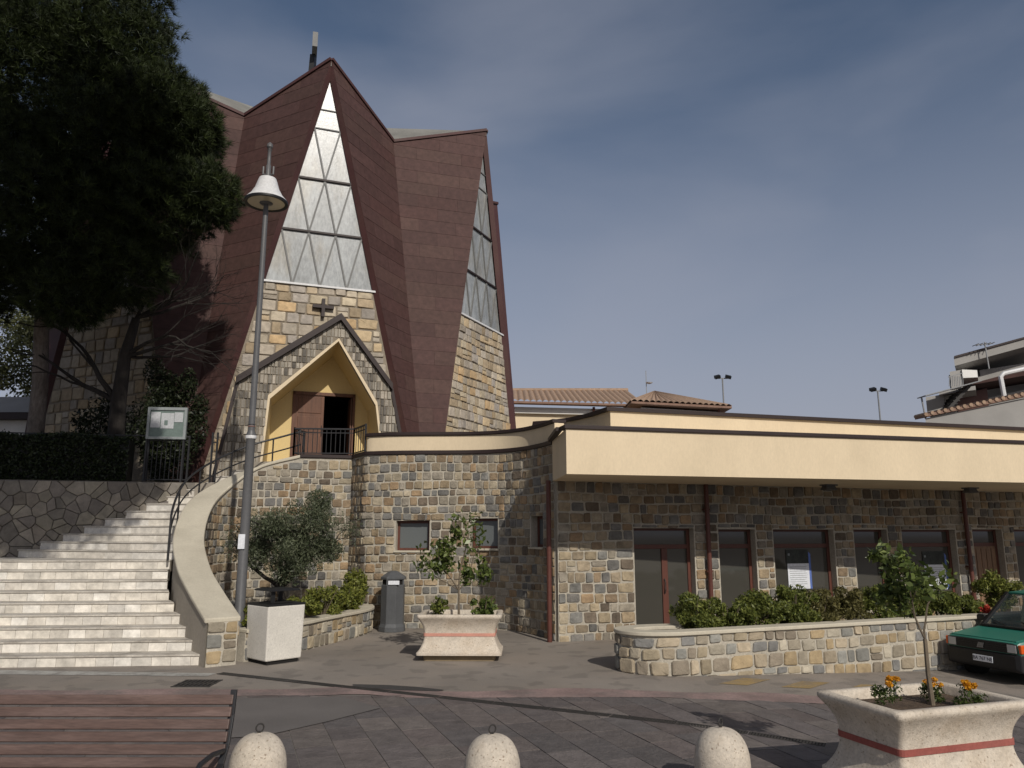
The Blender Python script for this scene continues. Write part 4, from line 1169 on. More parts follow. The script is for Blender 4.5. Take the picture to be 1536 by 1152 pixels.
nbd = Vector((1, .12, 0)).normalized(); nbn = Vector((nbd.y, -nbd.x, 0)); nbp = lambda s, z, o=0: Vector((-8.42, 18.55, 0)) + nbd * s + nbn * o + Vector((0, 0, z))
def nbox(mb, s0, s1, z0, z1, o, t): return mb.ext([nbp(s0, z0, o), nbp(s1, z0, o), nbp(s1, z1, o), nbp(s0, z1, o)], -nbn * t)
m = MB(); nbox(m, -.45, .45, 4.36, 5.10, 0, .05); m.build('back_panel', M_boardb, nb)
m = MB()
for r4 in ((-.46, -.40, 4.34, 5.12), (.40, .46, 4.34, 5.12), (-.40, .40, 5.05, 5.12), (-.40, .40, 4.34, 4.40)): nbox(m, *r4, .03, .08)
m.build('frame', M_boardg, nb)
for r4 in ((-.38, -.16, 4.62, 5.0), (-.14, .16, 4.60, 4.98), (.17, .37, 4.76, 5.0)):
    m = MB(); nbox(m, *r4, .012, .008); m.build('paper', M_paper, nb)
m = MB(); nbox(m, -.06, .02, 4.68, 4.80, .016, .003); m.build('print', M_boardb, nb)
for s_ in (-.44, .42): MB().bar(nbp(s_, 3.3, -.02), nbp(s_, 4.4, -.02), .04).build('leg', M_iron, nb)

# ------------------------------------------------------------------ low planter by the stairs
lp = thing('low_planter', (-3.6, 15.4, 0), 'low curved stone planter wall with flat cap below the terrace', 'planter')
LP = cr([(-4.45, 13.35), (-4.05, 13.95), (-3.77, 14.6), (-3.6, 15.2), (-3.38, 15.9), (-3.15, 16.6), (-3.05, 17.3), (-3.2, 18.0)], 6)
lpath = Path(LP)
wall_body('wall_core', lpath, -.1, lambda u: .46, .26, M_mortar, lp, step=.15)
lay_stones(lp, STP, lpath, 0, .46, r=random.Random(61), ww=(.12, .27), rh=(.18, .30), split=.25)
ribbon('cap', lpath, lambda u: .46, .05, .30, .06, M_cap, lp, step=.15)
sl = offset2(LP, -.26)
MB().prism(sl + [(-3.6, 18.35), (-4.0, 18.9), (-5.2, 18.75), (-6.2, 18.2), (-6.5, 17.2), (-6.2, 15.9), (-5.5, 14.5), (-4.6, 13.3)], .1, .42).build('soil_bed', M_soil, lp)

# ------------------------------------------------------------------ long planter before the hall
hpn = thing('long_planter', (6, 13.8, -.2), 'long low stone planter with pale cap and rounded end in front of the hall', 'planter')
LF = cr([(2.7, 13.28), (2.1, 13.12), (1.72, 12.85), (1.68, 12.5), (1.95, 12.22), (2.4, 12.19), (2.92, 12.36)], 6) + [(5.8, 13.52), (8.75, 14.7), (13.5, 16.6)]
fpath = Path(LF)
wall_body('wall_core', fpath, -.7, lambda u: .56, .24, M_mortar, hpn, step=.12)
lay_stones(hpn, STP, fpath, -.42, .56, r=random.Random(71), ww=(.17, .36), rh=(.17, .25), u1=12.5, zbot=lambda u: gz(float(fpath.at(u)[0])) - .02, split=.12)
ribbon('cap', fpath, lambda u: .56, .05, .27, .06, M_cap, hpn, step=.12)
MB().prism(offset2(LF, -.22)[2:] + [(13.2, 17.5), (8.3, 15.6), (3.0, 13.45)], .1, .47).build('soil_bed', M_soil, hpn)
bw = Path([(13.2, 17.6), (8.3, 15.66), (2.7, 13.32)])
wall_body('back_wall', bw, -.7, lambda u: .5, .12, M_mortar, hpn, step=1)

# ------------------------------------------------------------------ street furniture
# lamp post
lamp = thing('street_lamp', (-4.86, 14.2, .4), 'tall grey lamp post with white bell-shaped shade beside the staircase', 'street lamp')
lx, ly = -4.86, 14.2
MB().lathe([(.125, .35), (.125, .55), (.092, .62), (.079, 3.80), (.088, 3.82), (.088, 3.90), (.07, 3.95), (.065, 3.97)], (lx, ly, 0), 16).build('lower_pole', M_lampg, lamp, smooth=True)
MB().lathe([(.060, 3.9), (.048, 8.35), (.045, 8.50)], (lx, ly, 0), 14).build('upper_pole', M_lampg, lamp, smooth=True)
MB().lathe([(.096, 3.82), (.10, 3.83), (.10, 3.87), (.096, 3.88)], (lx, ly, 0), 16).build('collar', M_lampw, lamp, smooth=True)
sh = MB().lathe([(.405, 8.52), (.40, 8.56), (.31, 8.66), (.235, 8.80), (.19, 8.95), (.165, 9.02), (.10, 9.05), (.10, 9.03), (.15, 9.0), (.18, 8.92), (.225, 8.78), (.30, 8.65), (.385, 8.55)], (lx, ly, 0), 32, hollow=True)
shade = sh.build('lamp_shade', M_lampw, lamp, smooth=True)
MB().lathe([(.415, 8.49), (.42, 8.51), (.415, 8.54), (.36, 8.53), (.355, 8.50)], (lx, ly, 0), 32, hollow=True).build('rim', M_black, shade, smooth=True)
MB().lathe([(.0, 8.50), (.36, 8.51), (.36, 8.53), (.0, 8.54)], (lx, ly, 0), 32).build('lens', M_lampglass, shade, smooth=True)
MB().lathe([(.0, 8.47), (.10, 8.475), (.13, 8.50), (.0, 8.505)], (lx, ly, 0), 16).build('bulb_holder', M_lampg, shade, smooth=True)
m = MB().lathe([(.05, 9.03), (.05, 9.3), (.035, 9.32), (.035, 9.62), (.05, 9.64), (.03, 9.66), (.06, 9.70), (.055, 9.76), (.02, 9.80)], (lx, ly, 0), 12)
m.build('finial', M_lampg, lamp, smooth=True)
for s_ in (-1, 1):
    MB().tube([(lx, ly, 9.10), (lx + s_ * .10, ly, 9.12), (lx + s_ * .10, ly, 9.28)], .022, 8).build('bracket', M_lampg, lamp)
MB().box((lx - .01, ly - .11, 1.95), (.12, .012, .26)).build('sticker', M_sheet, lamp)
MB().lathe([(.075, 4.05), (.055, 4.06), (.055, 4.09), (.075, 4.09)], (lx, ly, 0), 14).build('ribbon', M_salmon, lamp)

# concrete litter bin with black cover
wb = thing('concrete_bin', (-3.98, 13.42, 0), 'white speckled concrete litter bin with black rain cover at the foot of the stairs', 'litter bin')
def sq(h, z, c=(-3.98, 13.42), a=R(47)): return [Vector((c[0] + h * math.sqrt(2) * math.cos(a + math.pi / 4 + k * math.pi / 2), c[1] + h * math.sqrt(2) * math.sin(a + math.pi / 4 + k * math.pi / 2), z)) for k in range(4)]
MB().loft([sq(.325, .06), sq(.345, .92)]).build('body', M_concw, wb, bevel=.02)
MB().loft([sq(.285, 0), sq(.285, .07)]).build('foot', M_dark, wb)
MB().loft([sq(.345, .922), sq(.345, .950)]).build('metal_rim', M_black, wb)
MB().loft([sq(.21, .956), sq(.21, .962)]).build('opening', M_dark, wb)
for k in (0, 2):
    p = sq(.17, 0)[k]; MB().box((p.x, p.y, 1.05), (.07, .03, .2), rz=R(47)).build('support', M_black, wb)
MB().loft([sq(.27, 1.15), sq(.27, 1.17), sq(.24, 1.185)]).build('rain_cover', M_black, wb)

# octagonal metal bin
ob = thing('metal_bin', (-2.62, 17.45, 0), 'dark grey octagonal metal litter bin against the curved stone wall', 'litter bin')
c = (-2.62, 17.45, 0)
MB().lathe([(.30, 0), (.30, .10), (.265, .17), (.265, .98), (.25, .99)], c, 8, R(22.5)).build('body', M_bing, ob, bevel=.008)
MB().lathe([(.235, .98), (.235, 1.10)], c, 8, R(22.5)).build('throat', M_dark, ob)
MB().lathe([(.285, 1.10), (.285, 1.15), (.12, 1.26), (.07, 1.28), (.0, 1.285)], c, 8, R(22.5)).build('lid', M_bing, ob, bevel=.006)
for k in range(8):
    a = R(45 * k + 22.5)
    if k % 2: MB().bar((c[0] + .255 * math.cos(a), c[1] + .255 * math.sin(a), .97), (c[0] + .255 * math.cos(a), c[1] + .255 * math.sin(a), 1.11), .03).build('lid_post', M_bing, ob)
MB().box((c[0] + .05, c[1] - .262, 1.04), (.24, .014, .085)).build('slot_plate', M_sheet, ob)

# bollards
def bollard(x, y, label):
    t = thing('bollard', (x, y, gz(x)), label, 'bollard', 'domed concrete bollards', rz=rng.uniform(.5, 1.0))
    prof = [(.235, -.05), (.235, .02), (.228, .22)] + [(.228 * math.cos(R(a)) ** .72, .22 + .27 * math.sin(R(a))) for a in range(8, 90, 8)] + [(.02, .492), (0, .493)]
    LMB().lathe(prof, (0, 0, 0), 36).build('dome', M_conc, t, smooth=True, autosmooth=60)
    ring = [(.032 * math.cos(R(a)), 0, .53 + .032 * math.sin(R(a))) for a in range(0, 361, 20)]
    LMB().tube(ring, .007, 6).build('lifting_ring', M_castiron, t, smooth=True)
    LMB().tube([(0, 0, .47), (0, 0, .505)], .012, 6).build('ring_stem', M_castiron, t)
bollard(-2.07, 6.72, 'domed concrete bollard beside the end of the wooden bench')
bollard(-.16, 6.68, 'domed concrete bollard standing alone between the other two')
bollard(1.76, 6.90, 'domed concrete bollard nearest the big flower planter')

# planters
PLAN = thing('flower_planter', (0, 0, 0), 'x', 'planter', 'flared concrete flower planters')
def ring_(hx, hy, z, rc=.05, n=4):
    out = []
    for (sx, sy, a0) in ((1, -1, -90), (1, 1, 0), (-1, 1, 90), (-1, -1, 180)):
        for k in range(n + 1):
            a = R(a0 + 90 * k / n); out.append((sx * (hx - rc) + rc * math.cos(a), sy * (hy - rc) + rc * math.sin(a), z))
    return out
def bell(z0, z1, top):
    """flared half: concave sweep"""
    out = []
    for k in range(9):
        t = k / 8; z = z0 + (z1 - z0) * t; e = t if top else 1 - t
        out.append((z, .095 * e ** 2.0))
    return out
HX, HY = .60, .36
up_ = [ring_(HX + e, HY + e, z) for z, e in bell(.44, .68, True)] + [ring_(HX + .115, HY + .115, .705), ring_(HX + .115, HY + .115, .735), ring_(HX + .10, HY + .10, .752), ring_(HX + .035, HY + .035, .752), ring_(HX + .02, HY + .02, .735), ring_(HX + .02, HY + .02, .60)]
LMB().loft(up_, cap=False).build('upper_flare', M_conc, PLAN, smooth=True, autosmooth=50)
band = LMB().loft([ring_(HX + .008, HY + .008, .395), ring_(HX + .008, HY + .008, .445)]).build('band', M_redband, PLAN)
dn = [ring_(HX + .115, HY + .115, .10), ring_(HX + .115, HY + .115, .135)] + [ring_(HX + e, HY + e, z) for z, e in bell(.15, .40, False)]
LMB().loft(dn).build('lower_flare', M_conc, PLAN, smooth=True, autosmooth=50)
LMB().loft([ring_(HX - .0, HY - .0, -.02), ring_(HX + .01, HY + .01, .105)]).build('plinth', M_plinth, PLAN)
LMB().loft([ring_(HX + .025, HY + .025, .62), ring_(HX + .025, HY + .025, .665)]).build('soil', M_soil, PLAN)
P2 = copy_tree(PLAN)
PLAN.location = (-.88, 13.82, 0); PLAN.rotation_euler = (0, 0, R(-1)); ORG[PLAN.name] = Vector(PLAN.location)
PLAN['label'] = 'cream flared concrete planter with salmon stripe before the curved annex'
for ch in PLAN.children:
    if ch.name.startswith('band'):
        ch.data = ch.data.copy(); ch.data.materials.clear(); ch.data.materials.append(M_salmon)
P2.location = (3.52, 7.0, gz(3.5) + .05); P2.rotation_euler = (0, 0, R(18.5)); ORG[P2.name] = Vector(P2.location)
P2['label'] = 'large cream flared concrete planter with dark red stripe in the right foreground'

# bench
bench = thing('bench', (-3.05, 6.0, 0), 'brown slatted wooden bench with black metal ends in the left foreground', 'bench')
bx0, bx1 = -4.02, -2.12
lean = lambda z: 6.20 - (.90 - z) * .33          # plane of the backrest
for k in range(6):
    z = .855 - k * .0815
    mm = MB(); mm.box(((bx0 + bx1) / 2, lean(z), z), (bx1 - bx0, .032, .071), rx=R(-18)); mm.build('back_slat', M_slat, bench, bevel=.006)
for k in range(5):
    mm = MB(); mm.box(((bx0 + bx1) / 2, 5.93 - k * .098, .40 - .012 * (4 - k) * .3), (bx1 - bx0, .078, .034)); mm.build('seat_slat', M_slat, bench, bevel=.006)
for x_ in (bx0 + .03, bx1 - .005):
    e = MB(); pr = [(x_, lean(.915), .925), (x_, lean(.75) + .028, .75), (x_, lean(.55) + .03, .55), (x_, 6.02, .44), (x_, 5.9, .385), (x_, 5.53, .385)]
    for a, b in zip(pr, pr[1:]): e.bar(a, b, .045, .028)
    e.bar((x_, 6.02, .44), (x_, 6.14, 0), .045, .03); e.bar((x_, 5.58, .385), (x_, 5.52, 0), .045, .03)
    e.build('end_frame', M_iron, bench, bevel=.004)
for x_ in (bx0 + .03, bx1 - .005):
    MB().tube([(x_, lean(.55), .52), (x_, 5.85, .555), (x_, 5.62, .55), (x_, 5.55, .52), (x_, 5.55, .40)], .018, 8).build('armrest', M_iron, bench, smooth=True)

# ------------------------------------------------------------------ foliage
def quads_cloud(C_, size, aspect=.5, up_bias=0.0, rnd=None, jitter=.4):
    """leaf quads (pointed rhombs) at centres C_"""
    r = rnd or nrng; n = len(C_)
    d = r.normal(size=(n, 3)); d[:, 2] += up_bias; d /= np.linalg.norm(d, axis=1)[:, None]
    e = r.normal(size=(n, 3)); e -= (e * d).sum(1)[:, None] * d; e /= np.linalg.norm(e, axis=1)[:, None]
    L_ = size * (1 + jitter * (r.random(n) - .5) * 2)[:, None]
    V = np.empty((n, 4, 3)); nn = np.cross(d, e)
    V[:, 0] = C_ - d * L_ * .5; V[:, 1] = C_ + e * L_ * aspect * .5 + nn * L_ * .06; V[:, 2] = C_ + d * L_ * .5; V[:, 3] = C_ - e * L_ * aspect * .5 + nn * L_ * .06
    F = np.arange(n * 4).reshape(n, 4)
    tone = np.repeat(np.clip(r.normal(.45, .28, n), 0, 1), 4)
    return V.reshape(-1, 3), F, tone

def lump_points(n, centre, rad, lumps, r, shell=.35, lump_r=.38):
    """points in a clumpy volume: lumps spread over an ellipsoid"""
    u = r.normal(size=(lumps, 3)); u /= np.linalg.norm(u, axis=1)[:, None]
    lc = u * (r.uniform(.35, .92, (lumps, 1)))
    k = r.integers(0, lumps, n)
    p = r.normal(size=(n, 3)); p /= np.linalg.norm(p, axis=1)[:, None]
    p *= (r.random((n, 1)) ** shell) * lump_r * r.uniform(.7, 1.2, lumps)[k][:, None]
    return (lc[k] + p) * np.array(rad) + np.array(centre)

def shrub(name, loc, rad, n, leaf, mat, label, cat, group=None, seed=1, aspect=.45, stems=5, lumps=14, up=.5, lump_r=.38):
    t = thing(name, loc, label, cat, group); r = np.random.default_rng(seed)
    c_ = (loc[0], loc[1], loc[2] + rad[2] * 1.02)
    pts = lump_points(n, c_, rad, lumps, r, lump_r=lump_r); pts[:, 2] = np.maximum(pts[:, 2], loc[2] + .02)
    V, F, tone = quads_cloud(pts, leaf, aspect, up, r)
    np_mesh('foliage', V, F, mat, t, tone)
    m_ = MB()
    for k in range(stems):
        a = r.uniform(0, 6.28); q = r.uniform(.3, .75)
        m_.tube([loc, (loc[0] + math.cos(a) * rad[0] * q * .5, loc[1] + math.sin(a) * rad[1] * q * .5, loc[2] + rad[2] * .8), (loc[0] + math.cos(a) * rad[0] * q, loc[1] + math.sin(a) * rad[1] * q, loc[2] + rad[2] * 1.6)], [.012, .009, .004], 5)
    m_.build('stems', M_barkl, t)
    return t

def grow(m_, p, d, length, rad, depth, r, tips, spread=.6, kids=(2, 3), shrink=.72, bend=.25, gravity=0.0, taper=.62, segs=4, sides=6):
    """recursive limb: tapered bent tube, then children"""
    pts = [Vector(p)]; rs = [rad]; d = Vector(d).normalized()
    for k in range(segs):
        d = (d + Vector((r.gauss(0, 1), r.gauss(0, 1), r.gauss(0, 1) + gravity)) * bend * .4).normalized()
        pts.append(pts[-1] + d * length / segs); rs.append(rad * (1 - (1 - taper) * (k + 1) / segs))
    m_.tube(pts, rs, sides if rad > .02 else 4)
    if depth == 0:
        tips.append((pts[-1], d)); tips.append((pts[len(pts) // 2], d)); return
    n_ = r.randint(*kids)
    for k in range(n_):
        ax = Vector((r.gauss(0, 1), r.gauss(0, 1), r.gauss(0, 1))); ax -= ax.dot(d) * d
        if ax.length < 1e-3: continue
        nd_ = (d + ax.normalized() * spread * r.uniform(.6, 1.3)).normalized()
        start = pts[-1] if k == 0 else pts[-1 - (k % 2)]
        grow(m_, start, nd_, length * shrink * r.uniform(.75, 1.15), rs[-1] * (.9 if k == 0 else .7), depth - 1, r, tips, spread, kids, shrink, bend, gravity, taper, segs, sides)

def tip_leaves(tips, per, spread, size, aspect, r, up=.2):
    c_ = np.array([t[0] for t in tips]); c_ = np.repeat(c_, per, axis=0)
    c_ = c_ + r.normal(size=c_.shape) * spread
    return quads_cloud(c_, size, aspect, up, r)

# olive tree in the low planter
ol = thing('olive_tree', (-4.62, 15.9, .42), 'small round olive tree with forked trunk in the planter under the terrace', 'tree')
r_ = random.Random(5); tips = []; m = MB()
b0 = Vector((-4.62, 15.9, .38)); fork = b0 + Vector((-.05, 0, .62))
m.tube([b0, b0 + Vector((.06, 0, .3)), fork], [.10, .075, .07], 8)
for dv, L_, rd in (((-.75, .1, .9), .75, .05), ((.9, -.1, .75), .9, .055), ((.1, .4, 1), .8, .045), ((-.15, -.4, 1.0), .8, .045), ((.45, .3, .9), .85, .04)):
    grow(m, fork, dv, L_, rd, 3, r_, tips, .62, (2, 3), .62, .3)
m.build('trunk', M_barkd, ol, smooth=True)
rn = np.random.default_rng(3)
V, F, T = tip_leaves(tips, 46, .13, .062, .24, rn, .3)
pts = lump_points(23000, (-4.42, 15.85, 2.14), (1.12, .85, .92), 40, rn, lump_r=.30)
V2, F2, T2 = quads_cloud(pts, .070, .24, .3, rn)
np_mesh('crown', np.vstack([V, V2]), np.vstack([F, F2 + len(V)]), L_olive, ol, np.concatenate([T, T2]))

# shrubs in the low planter
for k, (x, y, rx, rz, lab) in enumerate([(-4.45, 14.15, .36, .24, 'bright green low shrub behind the white concrete bin'), (-3.95, 15.0, .34, .26, 'yellow-green shrub under the olive tree, nearest the lamp post side'), (-3.78, 15.9, .42, .36, 'tallest yellow-green bush in the middle of the low planter'), (-3.45, 16.9, .36, .33, 'yellow-green bush at the right end of the low planter'), (-3.52, 17.7, .30, .46, 'upright green bush in the corner where planter meets terrace wall')]):
    shrub('shrub', (x, y, .42), (rx, rx, rz), 2600, .075, L_shrub2, lab, 'shrub', 'shrubs in the low planter', 100 + k, .42, lumps=16)
# bushes in the long planter
hx = [3.05, 3.62, 4.20, 4.85, 5.40, 6.02, 6.68, 7.30, 8.05, 8.75, 9.6]
labs = ['full green bush at the rounded end of the long planter', 'thin green bush second from the rounded end of the long planter', 'dense dark green bush before the narrow hall window', 'dense green bush between the narrow and the wide hall window', 'bronze-green bush under the first notice', 'loose olive-brown bush right of the first notice', 'green bush before the stone pier with a white stone behind it', 'dark green bush left of the foreground sapling', 'green bush behind the foreground sapling', 'dark green bush beneath the second notice', 'yellowish shrub before the wooden door near the car']
for k, (x, lab) in enumerate(zip(hx, labs)):
    y = 12.36 + (x - 2.92) * .398 + .62
    mt = (L_shrub, L_shrub, L_shrub, L_shrub, L_shrub3, L_shrub3, L_shrub, L_shrub, L_shrub, L_shrub, L_shrub2)[k]
    rz = (.35, .27, .37, .38, .36, .36, .35, .38, .34, .25, .46)[k]
    shrub('bush', (x, y, .47), (.46, .36, rz * .98), 4600, .070, mt, lab, 'bush', 'bushes in the long planter', 200 + k, .36, lumps=22, up=.6, lump_r=.33)
t = shrub('red_flower', (8.95, 15.02, .47), (.16, .12, .14), 350, .05, L_red, 'small red flowering plant at the far end of the long planter', 'flower', None, 260, .8)
for k, (x, y, s_, slab) in enumerate([(3.45, 12.95, .10, 'small pale loose stone beneath the bushes near the rounded planter end'), (5.75, 13.95, .13, 'pale loose stone between the bronze-green bushes'), (7.0, 14.5, .15, 'largest pale loose stone, left of the foreground sapling')]):
    me = STP[k]
    o = bpy.data.objects.new('loose_stone', me.copy()); o.data.materials.clear(); o.data.materials.append(M_concw); COL.objects.link(o)
    o.location = (x, y - .12, .50); o.scale = (s_ * 2, s_, s_ * 1.5); o.rotation_euler = (.2, .1, k)
    tag(o, slab, 'stone', 'loose stones in the long planter'); ORG[o.name] = Vector(o.location)

# citrus sapling in the middle planter
def sapling(name, base, h_trunk, limbs, label, seed, per, leaf, m_spread, pts_extra):
    t = thing(name, base, label, 'tree'); r2 = random.Random(seed); tips_ = []; mm = MB(); b = Vector(base)
    top = b + Vector((limbs[0][0][0] * .02, 0, h_trunk))
    mm.tube([b - Vector((0, 0, .05)), b + Vector((-.01, .01, h_trunk * .5)), top], [.024, .02, .018], 7)
    for dv, L_, rd in limbs: grow(mm, top, dv, L_, rd, 2, r2, tips_, .55, (2, 3), .62, .25)
    mm.build('trunk', M_barkl, t, smooth=True)
    rn_ = np.random.default_rng(seed)
    V_, F_, T_ = tip_leaves(tips_, per, m_spread, leaf, .5, rn_, .1)
    Vs, Fs, Ts = [V_], [F_], [T_]; nV = len(V_)
    for (c_, rad, n_) in pts_extra:
        p_ = lump_points(n_, (b.x + c_[0], b.y + c_[1], b.z + c_[2]), rad, 9, rn_, lump_r=.36)
        a_, f_, t_ = quads_cloud(p_, leaf, .5, .1, rn_); Vs.append(a_); Fs.append(f_ + nV); Ts.append(t_); nV += len(a_)
    np_mesh('leaves', np.vstack(Vs), np.vstack(Fs), L_citrus, t, np.concatenate(Ts))
sapling('citrus_tree', (-.92, 13.85, .66), .46, [((-.5, 0, 1.0), .55, .014), ((.7, .1, .75), .55, .014), ((.05, -.2, 1.1), .75, .015), ((-.9, .2, .55), .5, .011)], 'young citrus tree with glossy leaves in the salmon-striped planter', 12, 7, .10, .075,
        [((-.10, 0, 1.00), (.33, .26, .38), 330), ((.30, 0, .72), (.32, .24, .28), 300), ((-.40, 0, .86), (.20, .18, .16), 90), ((-.08, 0, 1.42), (.15, .14, .22), 90)])
shrub('small_plant', (-1.25, 13.75, .66), (.20, .16, .19), 260, .075, L_shrub, 'small leafy plant at the left of the salmon-striped planter', 'plant', None, 301, .55)
shrub('small_plant', (-.48, 13.75, .66), (.26, .18, .18), 420, .085, L_citrus, 'dark leafy plant at the right of the salmon-striped planter', 'plant', None, 302, .6)

# sapling and marigolds in the foreground planter
zb = gz(3.5) + .71
sapling('citrus_tree', (3.64, 7.04, zb), .55, [((-.60, .2, 1.1), .30, .011), ((-.02, 0, 1.2), .30, .011), ((-.35, -.1, 1.2), .40, .009)], 'thin young citrus tree with a leaning crown in the red-striped planter', 22, 9, .075, .055,
        [((-.14, .05, .92), (.24, .18, .19), 300), ((-.20, .05, 1.14), (.16, .15, .15), 170), ((-.33, .05, 1.30), (.11, .10, .12), 90)])
def marigold(x, y, s_, n_f, lab, seed):
    z_ = gz(x) + .715; t = thing('marigold', (x, y, z_), lab, 'flower', 'marigolds in the red-striped planter'); r = np.random.default_rng(seed)
    p = lump_points(420, (x, y, z_ + .085 * s_), (.12 * s_, .11 * s_, .095 * s_), 10, r, lump_r=.45); p[:, 2] = np.maximum(p[:, 2], z_)
    V_, F_, T_ = quads_cloud(p, .035, .35, .3, r); np_mesh('leaves', V_, F_, L_hedge if False else L_citrus, t, T_ * .5)
    for k in range(n_f):
        a = r.uniform(0, 6.28); q = r.uniform(.0, .085) * s_
        c_ = np.array([x + math.cos(a) * q, y + math.sin(a) * q, z_ + .185 * s_ + r.uniform(-.02, .03)])
        pp_ = r.normal(size=(70, 3)); pp_ /= np.linalg.norm(pp_, axis=1)[:, None]; pp_ = pp_ * np.array([.024, .024, .016]) + c_
        V_, F_, T_ = quads_cloud(pp_, .018, .7, 0, r); np_mesh('blossom', V_, F_, L_flower, t, T_)
marigold(3.18, 6.83, 1.15, 7, 'orange marigold at the left of the red-striped planter', 1)
marigold(3.72, 7.14, .95, 5, 'orange marigold behind the sapling trunk in the red-striped planter', 2)
marigold(3.88, 6.92, 1.1, 8, 'orange marigold right of the sapling in the red-striped planter', 3)

# hedge behind the retaining wall
hg = thing('hedge', (-12, 18.3, 3.24), 'dark clipped hedge on top of the retaining wall', 'hedge')
hdv = Vector((1, .2857, 0)).normalized(); hnv = Vector((hdv.y, -hdv.x, 0)); h0 = Vector((-17, wall_line(-17) + .30, 0))
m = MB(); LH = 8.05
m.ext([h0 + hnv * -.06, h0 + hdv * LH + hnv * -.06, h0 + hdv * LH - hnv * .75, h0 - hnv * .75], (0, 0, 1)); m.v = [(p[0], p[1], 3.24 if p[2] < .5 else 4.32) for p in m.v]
m.build('dark_core', M_black, hg)  # plain black box standing for the shade deep inside the hedge
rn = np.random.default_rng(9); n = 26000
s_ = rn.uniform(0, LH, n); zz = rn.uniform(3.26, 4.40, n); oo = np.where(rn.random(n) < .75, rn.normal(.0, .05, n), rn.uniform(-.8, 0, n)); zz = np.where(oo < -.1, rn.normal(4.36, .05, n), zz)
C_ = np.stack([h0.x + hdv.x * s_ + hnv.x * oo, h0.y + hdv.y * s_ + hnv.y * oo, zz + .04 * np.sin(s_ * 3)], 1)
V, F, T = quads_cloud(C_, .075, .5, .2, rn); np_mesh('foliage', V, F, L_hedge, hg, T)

# ------------------------------------------------------------------ pines
def tufts(C_, D_, length, per, r, width=.012):
    """bunches of needles: thin triangles fanning round a direction"""
    n = len(C_); d = np.repeat(D_, per, axis=0) + r.normal(size=(n * per, 3)) * .75
    d /= np.linalg.norm(d, axis=1)[:, None]
    e = r.normal(size=(n * per, 3)); e -= (e * d).sum(1)[:, None] * d; e /= np.linalg.norm(e, axis=1)[:, None]
    c_ = np.repeat(C_, per, axis=0); L_ = (length * r.uniform(.7, 1.2, n * per))[:, None]
    V = np.empty((n * per, 3, 3)); V[:, 0] = c_ + e * width; V[:, 1] = c_ - e * width; V[:, 2] = c_ + d * L_
    tone = np.repeat(np.clip(r.normal(.42, .25, n), 0, 1), per * 3)
    return V.reshape(-1, 3), np.arange(n * per * 3).reshape(-1, 3), tone

def pine(base, top, lobes, label, seed, n_t, per=19, trunk_r=.30, needle=.23, width=.0085):
    t = thing('pine_tree', base, label, 'tree'); r = np.random.default_rng(seed); r2 = random.Random(seed)
    m_ = MB(); b = Vector(base); tp = Vector(top)
    trunk = [b.lerp(tp, k / 7) + Vector((.12 * math.sin(k * 1.1), .1 * math.cos(k * .9), 0)) for k in range(8)]
    m_.tube(trunk, [trunk_r * (1 - .055 * k) for k in range(8)], 12)
    m_.build('trunk', M_bark, t, smooth=True)
    mb = MB()
    for (c_, rad, w) in lobes:
        s = trunk[4].lerp(trunk[7], r2.random()); e = Vector(c_); mid = s.lerp(e, .5) + Vector((r2.gauss(0, .2), r2.gauss(0, .2), -.2))
        mb.tube([s, mid, e], [.11, .075, .035], 6)
        for k in range(7):
            v = Vector((r2.gauss(0, 1), r2.gauss(0, 1), r2.gauss(0, .7))).normalized(); q = e + Vector((v.x * rad[0], v.y * rad[1], v.z * rad[2])) * .8
            mb.tube([mid.lerp(e, r2.random()), q], [.03, .012], 5)
    mb.build('limbs', M_barkd, t)
    tot = sum(w for *_, w in lobes); Cs, Ds = [], []
    for (c_, rad, w) in lobes:
        k = int(n_t * w / tot); u = r.normal(size=(k, 3)); u /= np.linalg.norm(u, axis=1)[:, None]
        bump = 1 + .16 * np.sin(u[:, 0] * 7 + seed) * np.sin(u[:, 1] * 8) + .10 * np.sin(u[:, 2] * 13 + u[:, 0] * 9)
        rad_ = (r.random((k, 1)) ** .22) * bump[:, None]
        Cs.append(u * rad_ * np.array(rad) + np.array(c_)); dd_ = u * .9 + np.array([0, 0, .45]); Ds.append(dd_ / np.linalg.norm(dd_, axis=1)[:, None])
    V_, F_, T_ = tufts(np.vstack(Cs), np.vstack(Ds), needle, per, r, width)
    np_mesh('crown', V_, F_, L_pine, t, T_)
    return t
lob = [((-13.2, 19, 14.2), (2.6, 2.4, 2.3), 5), ((-10.9, 18.6, 14.6), (1.7, 1.8, 1.7), 3), ((-9.4, 18.6, 12.9), (1.35, 1.5, 1.25), 2.6), ((-8.55, 18.4, 12.35), (.95, 1.1, .9), 1.4), ((-10.6, 18.4, 11.9), (1.9, 1.8, 1.6), 3.2), ((-7.85, 18.3, 10.5), (.85, 1.0, .8), 1.3), ((-9.2, 18.4, 10.3), (1.4, 1.4, 1.25), 2.2), ((-11.6, 18.2, 9.8), (2.2, 1.9, 1.7), 3.4), ((-13.6, 18.4, 10.6), (2.6, 2.2, 2.3), 4.5), ((-9.9, 18.4, 8.6), (1.15, 1.2, .9), 1.5), ((-11.0, 18.2, 7.9), (1.1, 1.1, .75), 1.2), ((-13.8, 18.2, 8.2), (1.7, 1.6, 1.0), 1.8), ((-15.6, 18.6, 13.2), (2.6, 2.2, 2.6), 4), ((-15.4, 18.6, 16.2), (2.6, 2.2, 2.2), 3), ((-15.6, 18.4, 9.6), (2.2, 1.9, 1.8), 2.6), ((-11.9, 19, 16.5), (2.4, 2.2, 1.7), 3)]
